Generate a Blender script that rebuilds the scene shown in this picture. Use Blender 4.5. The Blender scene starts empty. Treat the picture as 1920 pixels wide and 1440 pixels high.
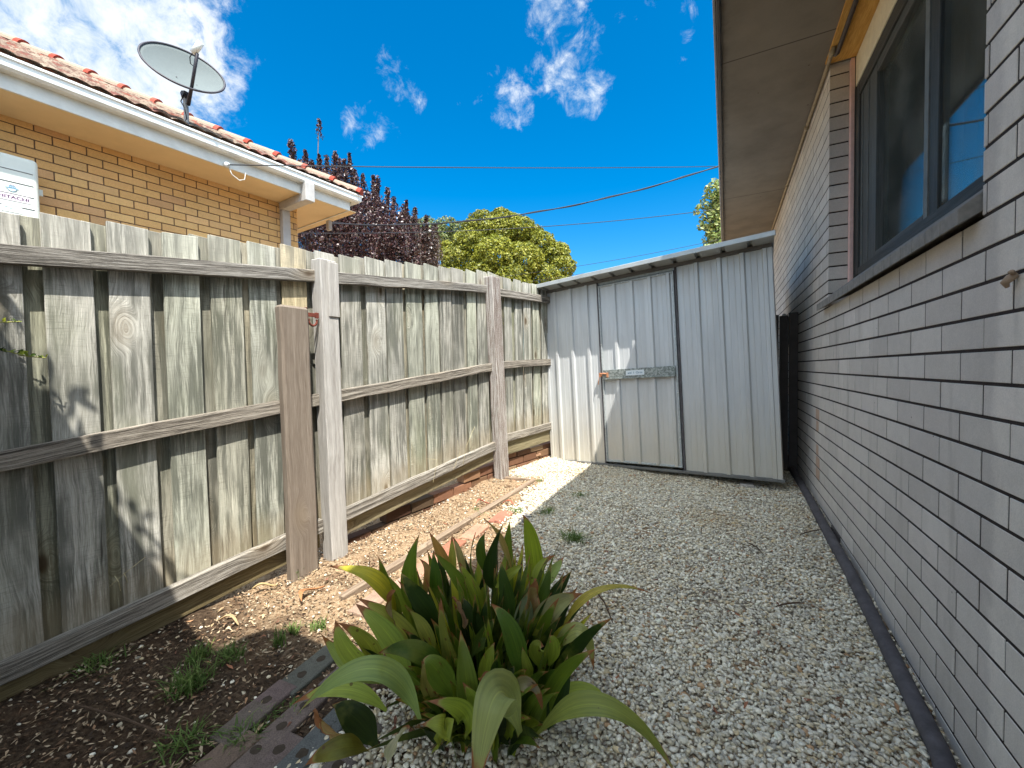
import bpy, math, random
import numpy as np
from mathutils import Vector, Matrix
R=math.radians
rng=np.random.default_rng(7); random.seed(7)
sc=bpy.context.scene
COL=sc.collection

# ------------------------------------------------------------------ camera
FPX=785.0
YAW,PIT,ROL=R(27.076),R(1.9),R(1.0)
CAM=np.array([0.,0.,1.25])
FW=np.array([-math.sin(YAW)*math.cos(PIT),math.cos(YAW)*math.cos(PIT),-math.sin(PIT)])
_r0=np.array([math.cos(YAW),math.sin(YAW),0.]); _u0=np.cross(_r0,FW)
RT=_r0*math.cos(ROL)-_u0*math.sin(ROL); UP=_u0*math.cos(ROL)+_r0*math.sin(ROL)
cd=bpy.data.cameras.new('camera'); cam=bpy.data.objects.new('camera',cd); COL.objects.link(cam)
cam.matrix_world=Matrix(((RT[0],UP[0],-FW[0],CAM[0]),(RT[1],UP[1],-FW[1],CAM[1]),(RT[2],UP[2],-FW[2],CAM[2]),(0,0,0,1)))
cd.sensor_width=36.0; cd.lens=36.0*FPX/1920; cd.clip_start=0.02; cd.clip_end=2000
sc.camera=cam
def at(x,y,Z):            # the place seen at photo position (x,y), Z metres ahead of the camera
    return CAM+(RT*(x-960)-UP*(y-720)+FW*FPX)/FPX*Z
def hit(x,y,n,d):         # where that line of sight meets the plane n.P=d
    q=(RT*(x-960)-UP*(y-720)+FW*FPX); n=np.array(n,float)
    return CAM+q*(d-n@CAM)/(n@q)

# ------------------------------------------------------------------ light
SUN=np.array([.385,-.345,1.0]); SUN/=np.linalg.norm(SUN)
elev=math.asin(SUN[2]); azi=math.atan2(SUN[0],SUN[1])
w=bpy.data.worlds.new("World"); sc.world=w; w.use_nodes=True
nt=w.node_tree; N=nt.nodes; LK=nt.links; N.clear()
wout=N.new('ShaderNodeOutputWorld'); bg=N.new('ShaderNodeBackground'); LK.new(bg.outputs[0],wout.inputs[0])
sky=N.new('ShaderNodeTexSky'); sky.sky_type='NISHITA'; sky.sun_disc=False
sky.sun_elevation=elev; sky.sun_rotation=azi; sky.air_density=1.0; sky.dust_density=0.4; sky.ozone_density=3.0
SKY_STR=0.15
bg.inputs[1].default_value=SKY_STR
hs=N.new('ShaderNodeHueSaturation'); hs.inputs['Hue'].default_value=0.495; hs.inputs['Saturation'].default_value=1.5; hs.inputs['Value'].default_value=.55
LK.new(sky.outputs[0],hs.inputs['Color'])
tc=N.new('ShaderNodeTexCoord')
def wn(t,**k):
    n=N.new(t)
    for a,b in k.items(): setattr(n,a,b)
    return n
def wmath(op,a,b=None,c=None):
    m=wn('ShaderNodeMath',operation=op)
    for i,v in enumerate((a,b,c)):
        if v is None: continue
        if isinstance(v,(int,float)): m.inputs[i].default_value=v
        else: LK.new(v,m.inputs[i])
    return m.outputs[0]
# clouds: real places on the sky dome, each a centre direction with a half-width in radians
CL=[(40,20,.24,.32),(190,60,.15,.32),(300,30,.10,.30),(350,45,.07,.27),(110,150,.13,.2),(20,90,.15,.24),(250,170,.06,.2),(385,15,.045,.25),(320,190,.05,.2),(300,130,.05,.22),
    (725,115,.03,.20),(745,150,.035,.26),(768,180,.035,.26),(688,235,.05,.26),(725,248,.035,.2),(655,250,.02,.15),
    (1050,30,.05,.30),(1080,90,.06,.26),(1060,140,.05,.30),(1100,175,.05,.30),(1140,150,.035,.2),(1010,130,.035,.22),(960,195,.05,.26),(930,165,.04,.2),(895,185,.025,.2),
    (1185,20,.06,.16),(1180,70,.03,.14),(1285,30,.025,.2),(1287,60,.018,.2),(1273,125,.02,.17),(858,200,.014,.18),(1216,465,.008,.19),(1040,5,.06,.3),(980,200,.03,.25),(1120,160,.04,.24),(1030,165,.04,.22),(1160,140,.03,.18),(810,165,.012,.15)]
mask=None
for (px,py,rad,amt) in CL:
    d=at(px,py,1.0)-CAM; d/=np.linalg.norm(d)
    dp=wn('ShaderNodeVectorMath',operation='DOT_PRODUCT'); LK.new(tc.outputs['Generated'],dp.inputs[0]); dp.inputs[1].default_value=tuple(d)
    mr=wn('ShaderNodeMapRange',interpolation_type='SMOOTHSTEP'); LK.new(dp.outputs['Value'],mr.inputs[0])
    mr.inputs[1].default_value=math.cos(rad*1.5); mr.inputs[2].default_value=math.cos(rad*.3); mr.inputs[3].default_value=0; mr.inputs[4].default_value=amt*(2 if rad>.12 else 1.55)
    mask=mr.outputs[0] if mask is None else wmath('MAXIMUM',mask,mr.outputs[0])
# broad unseen cloud bank added behind the viewer for neutral fill light, towards the sun
bd=np.array([-FW[0]*.75,-FW[1]*.75,.95]); bd/=np.linalg.norm(bd)
dp=wn('ShaderNodeVectorMath',operation='DOT_PRODUCT'); LK.new(tc.outputs['Generated'],dp.inputs[0]); dp.inputs[1].default_value=tuple(bd)
mr=wn('ShaderNodeMapRange',interpolation_type='SMOOTHSTEP'); LK.new(dp.outputs['Value'],mr.inputs[0])
mr.inputs[1].default_value=math.cos(R(72)); mr.inputs[2].default_value=math.cos(R(50)); mr.inputs[3].default_value=0; mr.inputs[4].default_value=.62
mask=wmath('MAXIMUM',mask,mr.outputs[0])
nz=wn('ShaderNodeTexNoise'); nz.inputs['Scale'].default_value=7; nz.inputs['Detail'].default_value=9; nz.inputs['Roughness'].default_value=.62; nz.inputs['Distortion'].default_value=.35
LK.new(tc.outputs['Generated'],nz.inputs['Vector'])
nz2=wn('ShaderNodeTexNoise'); nz2.inputs['Scale'].default_value=24; nz2.inputs['Detail'].default_value=10; nz2.inputs['Roughness'].default_value=.68; nz2.inputs['Distortion'].default_value=.35
LK.new(tc.outputs['Generated'],nz2.inputs['Vector'])
nsum=wmath('ADD',wmath('MULTIPLY',nz.outputs[0],.45),wmath('MULTIPLY',nz2.outputs[0],.55))
dens=wmath('SUBTRACT',wmath('ADD',wmath('MULTIPLY',nsum,1.45),mask),1.04)
dr=wn('ShaderNodeMapRange',interpolation_type='SMOOTHSTEP'); LK.new(dens,dr.inputs[0]); dr.inputs[1].default_value=0.0; dr.inputs[2].default_value=.34; dr.inputs[3].default_value=0; dr.inputs[4].default_value=.86
shade=wn('ShaderNodeMapRange'); LK.new(wmath('ADD',nsum,wmath('MULTIPLY',nz.outputs[0],.3)),shade.inputs[0]); shade.inputs[1].default_value=.56; shade.inputs[2].default_value=.74; shade.inputs[3].default_value=0; shade.inputs[4].default_value=1
cc=wn('ShaderNodeMix',data_type='RGBA'); LK.new(shade.outputs[0],cc.inputs[0]); cc.inputs[6].default_value=(1.3,1.75,2.25,1); cc.inputs[7].default_value=(2.75,2.85,2.95,1)
mx=wn('ShaderNodeMix',data_type='RGBA'); LK.new(dr.outputs[0],mx.inputs[0]); LK.new(hs.outputs[0],mx.inputs[6])
sdn=wn('ShaderNodeVectorMath',operation='DOT_PRODUCT'); LK.new(tc.outputs['Generated'],sdn.inputs[0]); sdn.inputs[1].default_value=tuple(SUN)
sgl=wn('ShaderNodeMapRange',interpolation_type='SMOOTHSTEP'); LK.new(sdn.outputs['Value'],sgl.inputs[0]); sgl.inputs[1].default_value=.25; sgl.inputs[2].default_value=1.0; sgl.inputs[3].default_value=1.0; sgl.inputs[4].default_value=4.3
cs=wn('ShaderNodeVectorMath',operation='SCALE'); LK.new(cc.outputs[2],cs.inputs[0]); LK.new(sgl.outputs[0],cs.inputs['Scale']); LK.new(cs.outputs[0],mx.inputs[7])
LK.new(mx.outputs[2],bg.inputs[0])
sd=bpy.data.lights.new('sun','SUN'); sd.energy=3.9; sd.angle=R(.5); sd.color=(1.0,.955,.88)
so=bpy.data.objects.new('sun',sd); COL.objects.link(so)
so.rotation_euler=Vector(SUN).to_track_quat('Z','Y').to_euler(); so.location=(3,-3,8)
sc.view_settings.view_transform='Standard'; sc.view_settings.look='None'; sc.view_settings.exposure=1.5; sc.view_settings.gamma=1
sc.cycles.max_bounces=10; sc.cycles.diffuse_bounces=5; sc.cycles.transparent_max_bounces=12

# ------------------------------------------------------------------ helpers
class MB:
    def __init__(s): s.v=[];s.f=[];s.uv=[];s.col=[];s.mi=[];s.n=0
    def add(s,verts,faces,uvs=None,col=(1,1,1,1),mi=0):
        b=s.n; s.v.extend([tuple(p) for p in verts]); s.n+=len(verts)
        for k,f in enumerate(faces):
            s.f.append(tuple(i+b for i in f)); s.mi.append(mi)
            s.uv.extend(uvs[k] if uvs is not None else [(0,0)]*len(f))
            s.col.extend([col]*len(f))
    def box(s,o,X,Y,Z,x0,x1,y0,y1,z0,z1,col=(1,1,1,1),uo=(0,0),along='z',mi=0,tap=None):
        o=np.array(o,float);X=np.array(X,float);Y=np.array(Y,float);Z=np.array(Z,float)
        P=[o+X*x+Y*y+Z*z for z in (z0,z1) for y in (y0,y1) for x in (x0,x1)]
        L=[(x,y,z) for z in (z0,z1) for y in (y0,y1) for x in (x0,x1)]
        F=[(0,1,5,4),(2,6,7,3),(0,4,6,2),(1,3,7,5),(0,2,3,1),(4,5,7,6)]
        U=[]
        for k,f in enumerate(F):
            r=[]
            for i in f:
                x,y,z=L[i]
                if along=='z': a=(x if k in(0,1) else y if k in(2,3) else x); l=(z if k<4 else y)
                elif along=='x': a=(z if k in(0,1) else y); l=(x if k in(0,1,4,5) else z)
                else: a=(z if k in(2,3) else x); l=(y if k>1 else z)
                r.append((a+uo[0]+(.37 if k in(2,3) else 0),l+uo[1]))
            U.append(r)
        s.add(P,F,U,col,mi)
    def tube(s,pts,rad,seg=8,col=(1,1,1,1),cap=True,mi=0):
        pts=[np.array(p,float) for p in pts]; n=len(pts)
        rads=rad if hasattr(rad,'__len__') else [rad]*n
        V=[];up=np.array([0,0,1.])
        for i,p in enumerate(pts):
            t=pts[min(i+1,n-1)]-pts[max(i-1,0)]; t/=np.linalg.norm(t)+1e-9
            a=np.cross(t,up)
            if np.linalg.norm(a)<.2: a=np.cross(t,np.array([1.,0,0]))
            a/=np.linalg.norm(a); b=np.cross(a,t)
            for k in range(seg):
                g=2*math.pi*k/seg; V.append(p+(a*math.cos(g)+b*math.sin(g))*rads[i])
        F=[];U=[]
        for i in range(n-1):
            for k in range(seg):
                k2=(k+1)%seg
                F.append((i*seg+k,i*seg+k2,(i+1)*seg+k2,(i+1)*seg+k)); U.append([(k*.02,i*.05),(k*.02+.02,i*.05),(k*.02+.02,i*.05+.05),(k*.02,i*.05+.05)])
        if cap:
            F.append(tuple(range(seg))[::-1]); U.append([(0,0)]*seg); F.append(tuple((n-1)*seg+k for k in range(seg))); U.append([(0,0)]*seg)
        s.add(V,F,U,col,mi)
    def build(s,name,mat,parent=None,smooth=False,bevel=0,seg=1):
        me=bpy.data.meshes.new(name); me.from_pydata(s.v,[],s.f)
        uv=me.uv_layers.new(name='UVMap'); uv.data.foreach_set('uv',np.array(s.uv,dtype=np.float32).ravel())
        ca=me.color_attributes.new(name='Col',type='FLOAT_COLOR',domain='CORNER'); ca.data.foreach_set('color',np.array(s.col,dtype=np.float32).ravel())
        for m in (mat if isinstance(mat,(list,tuple)) else [mat]): me.materials.append(m)
        me.polygons.foreach_set('material_index',np.array(s.mi,dtype=np.int32))
        if smooth: me.polygons.foreach_set('use_smooth',np.ones(len(me.polygons),dtype=bool))
        me.update()
        o=bpy.data.objects.new(name,me); COL.objects.link(o)
        if parent is not None: attach(o,parent)
        if bevel:
            b=o.modifiers.new('bevel','BEVEL'); b.width=bevel; b.segments=seg; b.limit_method='ANGLE'; b.angle_limit=R(40)
        return o
def attach(o,parent):
    bpy.context.view_layer.update()
    o.parent=parent; o.matrix_parent_inverse=parent.matrix_world.inverted()
def tag(o,label=None,cat=None,group=None,kind=None):
    if label: o['label']=label
    if cat: o['category']=cat
    if group: o['group']=group
    if kind: o['kind']=kind
    return o
def empty(name,loc,label=None,cat=None,group=None):
    o=bpy.data.objects.new(name,None); o.location=tuple(loc); o.empty_display_size=.1; COL.objects.link(o)
    bpy.context.view_layer.update()
    return tag(o,label,cat,group)
def raw_mesh(name,V,F,mat,parent=None,col=None,smooth=False):   # numpy verts (n,3), faces (m,k), colour per face
    me=bpy.data.meshes.new(name); V=np.asarray(V,np.float32); F=np.asarray(F,np.int32); k=F.shape[1]
    me.vertices.add(len(V)); me.vertices.foreach_set('co',V.ravel())
    me.loops.add(F.size); me.loops.foreach_set('vertex_index',F.ravel())
    me.polygons.add(len(F)); me.polygons.foreach_set('loop_start',np.arange(0,F.size,k,dtype=np.int32))
    try: me.polygons.foreach_set('loop_total',np.full(len(F),k,dtype=np.int32))
    except Exception: pass
    me.update(calc_edges=True); me.validate()
    if col is not None:
        ca=me.color_attributes.new(name='Col',type='FLOAT_COLOR',domain='CORNER'); ca.data.foreach_set('color',np.repeat(np.asarray(col,np.float32),k,axis=0).ravel())
    me.materials.append(mat)
    if smooth: me.polygons.foreach_set('use_smooth',np.ones(len(me.polygons),dtype=bool))
    o=bpy.data.objects.new(name,me); COL.objects.link(o)
    if parent is not None: attach(o,parent)
    return o

def each(name,mat,parent,boxes,o=(0,0,0),X=(1,0,0),Y=(0,1,0),Z=(0,0,1),bevel=0,par=None):
    for b in boxes:
        mb=MB(); mb.box(o,X,Y,Z,*b); q=mb.build(name,mat,parent,bevel=bevel)
        if par is not None: q.parent=par
class M:   # small material writer
    def __init__(s,name,rough=.8,base=(.5,.5,.5),spec=.3,metal=0):
        s.m=bpy.data.materials.new(name); s.m.use_nodes=True; s.t=s.m.node_tree; s.n=s.t.nodes; s.l=s.t.links
        s.p=s.n['Principled BSDF']; s.p.inputs['Roughness'].default_value=rough; s.p.inputs['Base Color'].default_value=(*base,1)
        s.p.inputs['Specular IOR Level'].default_value=spec; s.p.inputs['Metallic'].default_value=metal
        s.out=s.n['Material Output']; s.c=s.n.new('ShaderNodeTexCoord'); s.geo=s.n.new('ShaderNodeNewGeometry')
    def link(s,a,b): s.l.new(a,b)
    def col(s): a=s.n.new('ShaderNodeAttribute'); a.attribute_name='Col'; return a.outputs['Color']
    def mapping(s,src,scale,loc=(0,0,0)):
        m=s.n.new('ShaderNodeMapping'); s.l.new(src,m.inputs[0]); m.inputs['Scale'].default_value=scale; m.inputs['Location'].default_value=loc; return m.outputs[0]
    def noise(s,src,scale,detail=4,rough=.6,dist=0,scl=None):
        if scl: src=s.mapping(src,scl)
        n=s.n.new('ShaderNodeTexNoise'); s.l.new(src,n.inputs['Vector']); n.inputs['Scale'].default_value=scale; n.inputs['Detail'].default_value=detail; n.inputs['Roughness'].default_value=rough; n.inputs['Distortion'].default_value=dist; return n.outputs[0]
    def voro(s,src,scale,scl=None,out='Distance',rand=1,feat='F1'):
        if scl: src=s.mapping(src,scl)
        n=s.n.new('ShaderNodeTexVoronoi'); n.feature=feat; s.l.new(src,n.inputs['Vector']); n.inputs['Scale'].default_value=scale; n.inputs['Randomness'].default_value=rand; return n.outputs[out]
    def ramp(s,src,stops,interp='LINEAR'):
        r=s.n.new('ShaderNodeValToRGB'); s.l.new(src,r.inputs[0]); e=r.color_ramp.elements; r.color_ramp.interpolation=interp
        for i,(p,c) in enumerate(stops):
            if i>1: e.new(p)
            e[i].position=p; e[i].color=(*c,1) if len(c)==3 else c
        return r.outputs[0]
    def map(s,src,a,b,c=0,d=1,smooth=True):
        m=s.n.new('ShaderNodeMapRange'); m.interpolation_type='SMOOTHSTEP' if smooth else 'LINEAR'; s.l.new(src,m.inputs[0])
        for i,v in zip((1,2,3,4),(a,b,c,d)): m.inputs[i].default_value=v
        return m.outputs[0]
    def mix(s,fac,a,b,mode='MIX'):
        m=s.n.new('ShaderNodeMix'); m.data_type='RGBA'; m.blend_type=mode
        for i,v in ((0,fac),(6,a),(7,b)):
            if isinstance(v,(int,float)): m.inputs[i].default_value=v
            elif isinstance(v,tuple): m.inputs[i].default_value=(*v,1) if len(v)==3 else v
            else: s.l.new(v,m.inputs[i])
        return m.outputs[2]
    def math(s,op,a,b=0):
        m=s.n.new('ShaderNodeMath'); m.operation=op
        for i,v in ((0,a),(1,b)):
            if isinstance(v,(int,float)): m.inputs[i].default_value=v
            else: s.l.new(v,m.inputs[i])
        return m.outputs[0]
    def base(s,v): s.l.new(v,s.p.inputs['Base Color']); return s
    def bump(s,h,strength=.3,dist=.01):
        b=s.n.new('ShaderNodeBump'); b.inputs['Strength'].default_value=strength; b.inputs['Distance'].default_value=dist; s.l.new(h,b.inputs['Height']); s.l.new(b.outputs[0],s.p.inputs['Normal']); return s
    def sep(s,src):
        n=s.n.new('ShaderNodeSeparateXYZ'); s.l.new(src,n.inputs[0]); return n.outputs
def plain(name,base,rough=.7,spec=.3,metal=0,var=.12,scale=12,bump=0):
    m=M(name,rough,base,spec,metal); n=m.noise(m.c.outputs['Object'],scale,5,.65)
    lo=tuple(c*(1-var) for c in base); hi=tuple(min(1,c*(1+var)) for c in base)
    m.base(m.ramp(n,[(.3,lo),(.7,hi)]))
    if bump: m.bump(m.noise(m.c.outputs['Object'],scale*8,4),bump,.003)
    return m.m

# ---- wood
def wood(name,stops,knot=(.09,.06,.035),streak=None,sawmarks=.0,bump=.5,rough=.85,grain=34.,green=None):
    m=M(name,rough,spec=.15); uv=m.c.outputs['UV']
    big=m.noise(uv,1.0,3,.5,scl=(7,1.6,1))
    dist=m.voro(uv,1.0,scl=(5.5,2.6,1)); sel=m.sep(m.voro(uv,1.0,scl=(5.5,2.6,1),out='Color'))[0]
    kn=m.math('MULTIPLY',m.map(dist,.10,.36,1,0),m.map(sel,.55,.6,0,1))
    core=m.math('MULTIPLY',m.map(dist,.06,.14,1,0),m.map(sel,.55,.6,0,1))
    # grain coordinate bends round the knots
    s0=m.sep(uv)
    ac=m.math('ADD',m.math('MULTIPLY',s0[0],grain),m.math('ADD',m.math('MULTIPLY',big,3.2),m.math('MULTIPLY',kn,2.2)))
    cmb=m.n.new('ShaderNodeCombineXYZ'); m.link(ac,cmb.inputs[0]); m.link(m.math('MULTIPLY',s0[1],1.1),cmb.inputs[1])
    g1=m.noise(cmb.outputs[0],1.0,6,.68); g2=m.noise(cmb.outputs[0],4.2,5,.72)
    g3=m.noise(cmb.outputs[0],9.0,5,.75); g=m.map(m.math('ADD',m.math('MULTIPLY',g1,.36),m.math('ADD',m.math('MULTIPLY',g2,.30),m.math('MULTIPLY',g3,.34))),.33,.67,0,1,smooth=False)
    c=m.ramp(g,stops)
    if streak:
        s1=m.noise(uv,1.0,6,.74,scl=(34,1.3,1)); s2=m.noise(uv,1.0,3,.6,scl=(4,1.6,1))
        f=m.math('MULTIPLY',m.map(s1,.41,.56),m.map(s2,.38,.55)); c=m.mix(m.math('MULTIPLY',f,.9),c,streak)
    if green:
        c=m.mix(m.math('MULTIPLY',m.map(m.noise(uv,1.0,3,.5,scl=(4,1.3,1)),.50,.74),.42),c,green)
    c=m.mix(m.math('MULTIPLY',kn,.35),c,(.30,.24,.16)); c=m.mix(core,c,knot)
    h=g
    if sawmarks:
        sm=m.noise(uv,1.0,3,.7,scl=(14,210,1),dist=.6); c=m.mix(m.math('MULTIPLY',m.math('MULTIPLY',m.map(sm,.50,.66),m.map(m.noise(uv,1.0,2,.5,scl=(9,2,1)),.4,.6)),sawmarks),c,(.10,.10,.085)); h=m.math('SUBTRACT',g,m.math('MULTIPLY',sm,.15))
    crack=m.map(m.noise(cmb.outputs[0],1.7,2,.5),.24,.30,1,0); c=m.mix(m.math('MULTIPLY',crack,.75),c,(.04,.035,.03)); h=m.math('SUBTRACT',h,m.math('MULTIPLY',crack,.6))
    c=m.mix(1.0,c,m.col(),'MULTIPLY')
    if streak:
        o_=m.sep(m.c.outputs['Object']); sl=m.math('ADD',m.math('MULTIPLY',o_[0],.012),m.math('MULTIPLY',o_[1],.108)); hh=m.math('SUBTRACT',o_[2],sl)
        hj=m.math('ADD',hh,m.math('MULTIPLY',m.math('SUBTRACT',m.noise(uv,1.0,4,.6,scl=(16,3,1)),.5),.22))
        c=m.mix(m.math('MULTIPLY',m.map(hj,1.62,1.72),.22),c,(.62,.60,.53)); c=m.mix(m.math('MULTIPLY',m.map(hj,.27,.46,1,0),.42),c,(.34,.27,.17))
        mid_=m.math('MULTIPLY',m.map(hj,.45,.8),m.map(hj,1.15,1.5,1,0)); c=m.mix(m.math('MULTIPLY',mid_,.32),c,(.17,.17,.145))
    m.base(c); m.bump(h,bump,.006); return m.m
MAT={}
MAT['paling']=wood('weathered_paling',[(.12,(.085,.083,.074)),(.34,(.26,.256,.228)),(.52,(.45,.443,.40)),(.70,(.61,.60,.55)),(.94,(.73,.72,.66))],streak=(.10,.104,.09),sawmarks=.35,green=(.24,.255,.17))
MAT['rail']=wood('weathered_rail',[(.34,(.06,.054,.046)),(.45,(.19,.175,.15)),(.56,(.33,.31,.27)),(.74,(.50,.48,.43))],grain=70,bump=.9)
MAT['post']=wood('silvered_post',[(.08,(.17,.155,.135)),(.40,(.36,.34,.31)),(.65,(.48,.46,.425)),(.92,(.60,.58,.54))],grain=48,bump=.6)
MAT['oldpost']=wood('flaky_post',[(.38,(.14,.10,.08)),(.48,(.27,.21,.175)),(.54,(.55,.52,.48)),(.8,(.66,.63,.59))],grain=110,bump=1.0)
MAT['brownpost']=wood('brown_sleeper_wood',[(.12,(.16,.13,.105)),(.45,(.26,.22,.18)),(.7,(.34,.295,.245)),(.92,(.44,.39,.335))],knot=(.50,.46,.41),grain=46,bump=.35)
MAT['plinth']=wood('treated_plinth',[(.25,(.10,.085,.05)),(.5,(.23,.195,.115)),(.8,(.34,.30,.19))],grain=40)
MAT['edging']=wood('edging_timber',[(.25,(.15,.11,.08)),(.5,(.33,.26,.20)),(.8,(.50,.43,.35))],grain=70)
MAT['pink']=plain('primed_batten',(.80,.54,.48),.6,var=.12,scale=14)
MAT['orangeply']=wood('stained_ply',[(.2,(.42,.21,.05)),(.5,(.62,.34,.09)),(.8,(.74,.45,.14))],knot=(.2,.09,.02),grain=20,bump=.1)

# ---- painted grey brick: colour lives in the attribute, grit and brush-marks in noise
def brickmat(name,tint=(1,1,1),grit=.12,rough=.85,bump=.25,patch=True,scale=1.0):
    m=M(name,rough,spec=.2); ob=m.c.outputs['Object']
    n1=m.noise(ob,260*scale,3,.6); n2=m.noise(ob,3.0,5,.6); n3=m.noise(ob,22,5,.7)
    f=m.math('ADD',m.math('MULTIPLY',n1,.45),m.math('ADD',m.math('MULTIPLY',n2,.3),m.math('MULTIPLY',n3,.25)))
    c=m.mix(1.0,m.col(),m.ramp(f,[(.3,(1-grit*2,)*3),(.7,(1+grit,)*3)]),'MULTIPLY')
    if patch:   # second, paler coat of paint near the end of the wall with a ragged brushed edge
        y=m.sep(ob)[1]; e=m.math('ADD',y,m.math('MULTIPLY',m.math('SUBTRACT',m.noise(ob,9,5,.7),.5),.10))
        c=m.mix(m.map(e,1.43,1.475,1,0),c,m.mix(1.0,c,(1.24,1.24,1.22),'MULTIPLY'))
        st=m.noise(m.mapping(ob,(1,10,1.2)),1.0,4,.6); c=m.mix(m.math('MULTIPLY',m.map(st,.56,.75),.30),c,(.20,.175,.14)); dz=m.math('ADD',m.sep(ob)[2],m.math('MULTIPLY',m.math('SUBTRACT',m.noise(ob,14,5,.7),.5),.3)); c=m.mix(m.map(dz,.05,.36,.25,0),c,(.25,.205,.15))
        sp=m.voro(ob,9,out='Distance'); c=m.mix(m.map(sp,.02,.035,.8,0),c,(.06,.05,.04))
    m.base(c); m.bump(m.math('ADD',m.math('MULTIPLY',n1,.7),m.math('MULTIPLY',n3,.5)),bump,.003); return m.m
MAT['gbrick']=brickmat('painted_grey_brick')
MAT['ybrick']=brickmat('cream_brick',patch=False,grit=.14,scale=.4)
MAT['mortar']=plain('dark_raked_mortar',(.035,.026,.022),.95,var=.3,scale=40,bump=.4)
MAT['ymortar']=plain('brown_mortar',(.13,.085,.055),.95,var=.25,scale=40)
MAT['soffit']=None
def soffit():
    m=M('soffit_sheet',.8,spec=.2); ob=m.c.outputs['Object']
    c=m.ramp(m.noise(ob,2.2,6,.65),[(.3,(.17,.145,.115)),(.55,(.23,.20,.16)),(.8,(.27,.235,.19))])
    y=m.sep(ob)[1]; x=m.sep(ob)[0]
    for yy in (3.02,5.42,1.2):
        d=m.math('ABSOLUTE',m.math('SUBTRACT',y,yy)); c=m.mix(m.map(d,.002,.007,.85,0),c,(.06,.045,.035))
    c=m.mix(m.math('MULTIPLY',m.map(m.math('ADD',x,m.math('MULTIPLY',m.noise(ob,7,5,.7),.2)),.06,.12,1,0),.6),c,(.12,.095,.07))
    c=m.mix(m.map(m.voro(ob,6),.03,.05,.7,0),c,(.07,.05,.035))
    m.base(c); m.bump(m.noise(ob,40,5),.15,.002); return m.m
MAT['soffit']=soffit()
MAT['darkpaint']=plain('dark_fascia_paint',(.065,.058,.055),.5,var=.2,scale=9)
MAT['greyfascia']=plain('grey_fascia_edge',(.26,.26,.27),.5,var=.15,scale=9)
MAT['frame']=wood('charcoal_window_paint',[(.2,(.03,.032,.030)),(.6,(.065,.068,.064)),(.85,(.11,.113,.107))],knot=(.03,.03,.03),grain=60,bump=.25,rough=.5)
MAT['sashgrey']=wood('sash_grey_paint',[(.2,(.055,.058,.056)),(.6,(.10,.105,.10)),(.85,(.15,.155,.15))],knot=(.06,.06,.06),grain=60,bump=.25,rough=.5)
MAT['framelight']=plain('worn_grey_frame_edge',(.16,.17,.16),.55,var=.2,scale=20)
MAT['creamboard']=plain('cream_window_board',(.74,.67,.50),.7,var=.1,scale=20,bump=.1)
MAT['sill']=plain('grey_brick_sill_paint',(.235,.222,.20),.8,var=.2,scale=30,bump=.3)
MAT['bead']=plain('ochre_painted_bead',(.30,.24,.15),.6,var=.25,scale=25)
MAT['darkbead']=plain('dark_painted_bead',(.055,.04,.035),.6,var=.25,scale=25)
MAT['pipe']=plain('dusty_black_pipe',(.085,.078,.082),.75,var=.35,scale=18,bump=.2)
MAT['white']=plain('white_paint',(.68,.70,.66),.5,var=.06,scale=10)
MAT['gutterwhite']=plain('white_gutter_paint',(.66,.69,.66),.42,spec=.5,var=.09,scale=7)
MAT['whitefascia']=plain('white_fascia_paint',(.60,.61,.57),.6,var=.1,scale=7)
MAT['creamsoffit']=plain('cream_soffit',(.66,.52,.31),.8,var=.06,scale=3)
MAT['greypaint']=plain('grey_post_paint',(.40,.39,.37),.6,var=.1,scale=12)
MAT['acwhite']=plain('aircon_white_plastic',(.62,.65,.58),.5,var=.05,scale=6)
MAT['acdark']=plain('aircon_groove',(.20,.21,.20),.6,var=.1)
MAT['dishgrey']=plain('dish_grey_paint',(.115,.135,.135),.8,spec=.15,var=.05,scale=5)
MAT['dishdark']=plain('dish_dark_metal',(.045,.042,.05),.5,spec=.4,metal=.3,var=.2)
MAT['galv']=None
def galv():
    m=M('galvanised_spangle',.45,spec=.5,metal=.55); ob=m.c.outputs['Object']
    v=m.sep(m.voro(ob,75,out='Color'))[0]
    m.base(m.mix(m.math('MULTIPLY',m.noise(ob,9,4),.4),m.ramp(v,[(.1,(.16,.19,.18)),(.5,(.27,.31,.30)),(.95,(.47,.52,.50))]),(.22,.22,.2))); return m.m
MAT['galv']=galv()
MAT['galvrim']=plain('dull_galvanised_rim',(.40,.43,.43),.5,metal=.3,var=.25,scale=40)
def sheetm(name='zincalume_sheet',base=(.545,.56,.56),warm=(.58,.53,.42)):
    m=M(name,.42,spec=.5,metal=.2); ob=m.c.outputs['Object']; z=m.sep(ob)[2]
    c=m.ramp(m.noise(m.mapping(ob,(14,14,1.2)),1.0,5,.6),[(.3,tuple(b*.88 for b in base)),(.7,tuple(b*1.1 for b in base))])
    dirt=m.math('ADD',z,m.math('MULTIPLY',m.math('SUBTRACT',m.noise(m.mapping(ob,(9,9,2)),1.0,5,.65),.5),.55))
    c=m.mix(m.map(dirt,.0,.75,.62,0),c,warm)      # splashed dirt at the foot of the sheets
    c=m.mix(m.map(m.voro(ob,17),.03,.045,.75,0),c,(.12,.08,.05)) if False else c
    m.base(c); m.l.new(m.map(m.noise(ob,6,4),.3,.7,.34,.52),m.p.inputs['Roughness']); m.bump(m.noise(m.mapping(ob,(3,3,.8)),1.6,3),.12,.02); return m.m
MAT['sheet']=sheetm()
MAT['sheetroof']=plain('roof_sheet_zinc',(.44,.46,.45),.4,metal=.4,var=.15,scale=5)
MAT['rust']=plain('rusty_iron',(.14,.035,.022),.85,var=.35,scale=60,bump=.5)
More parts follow.
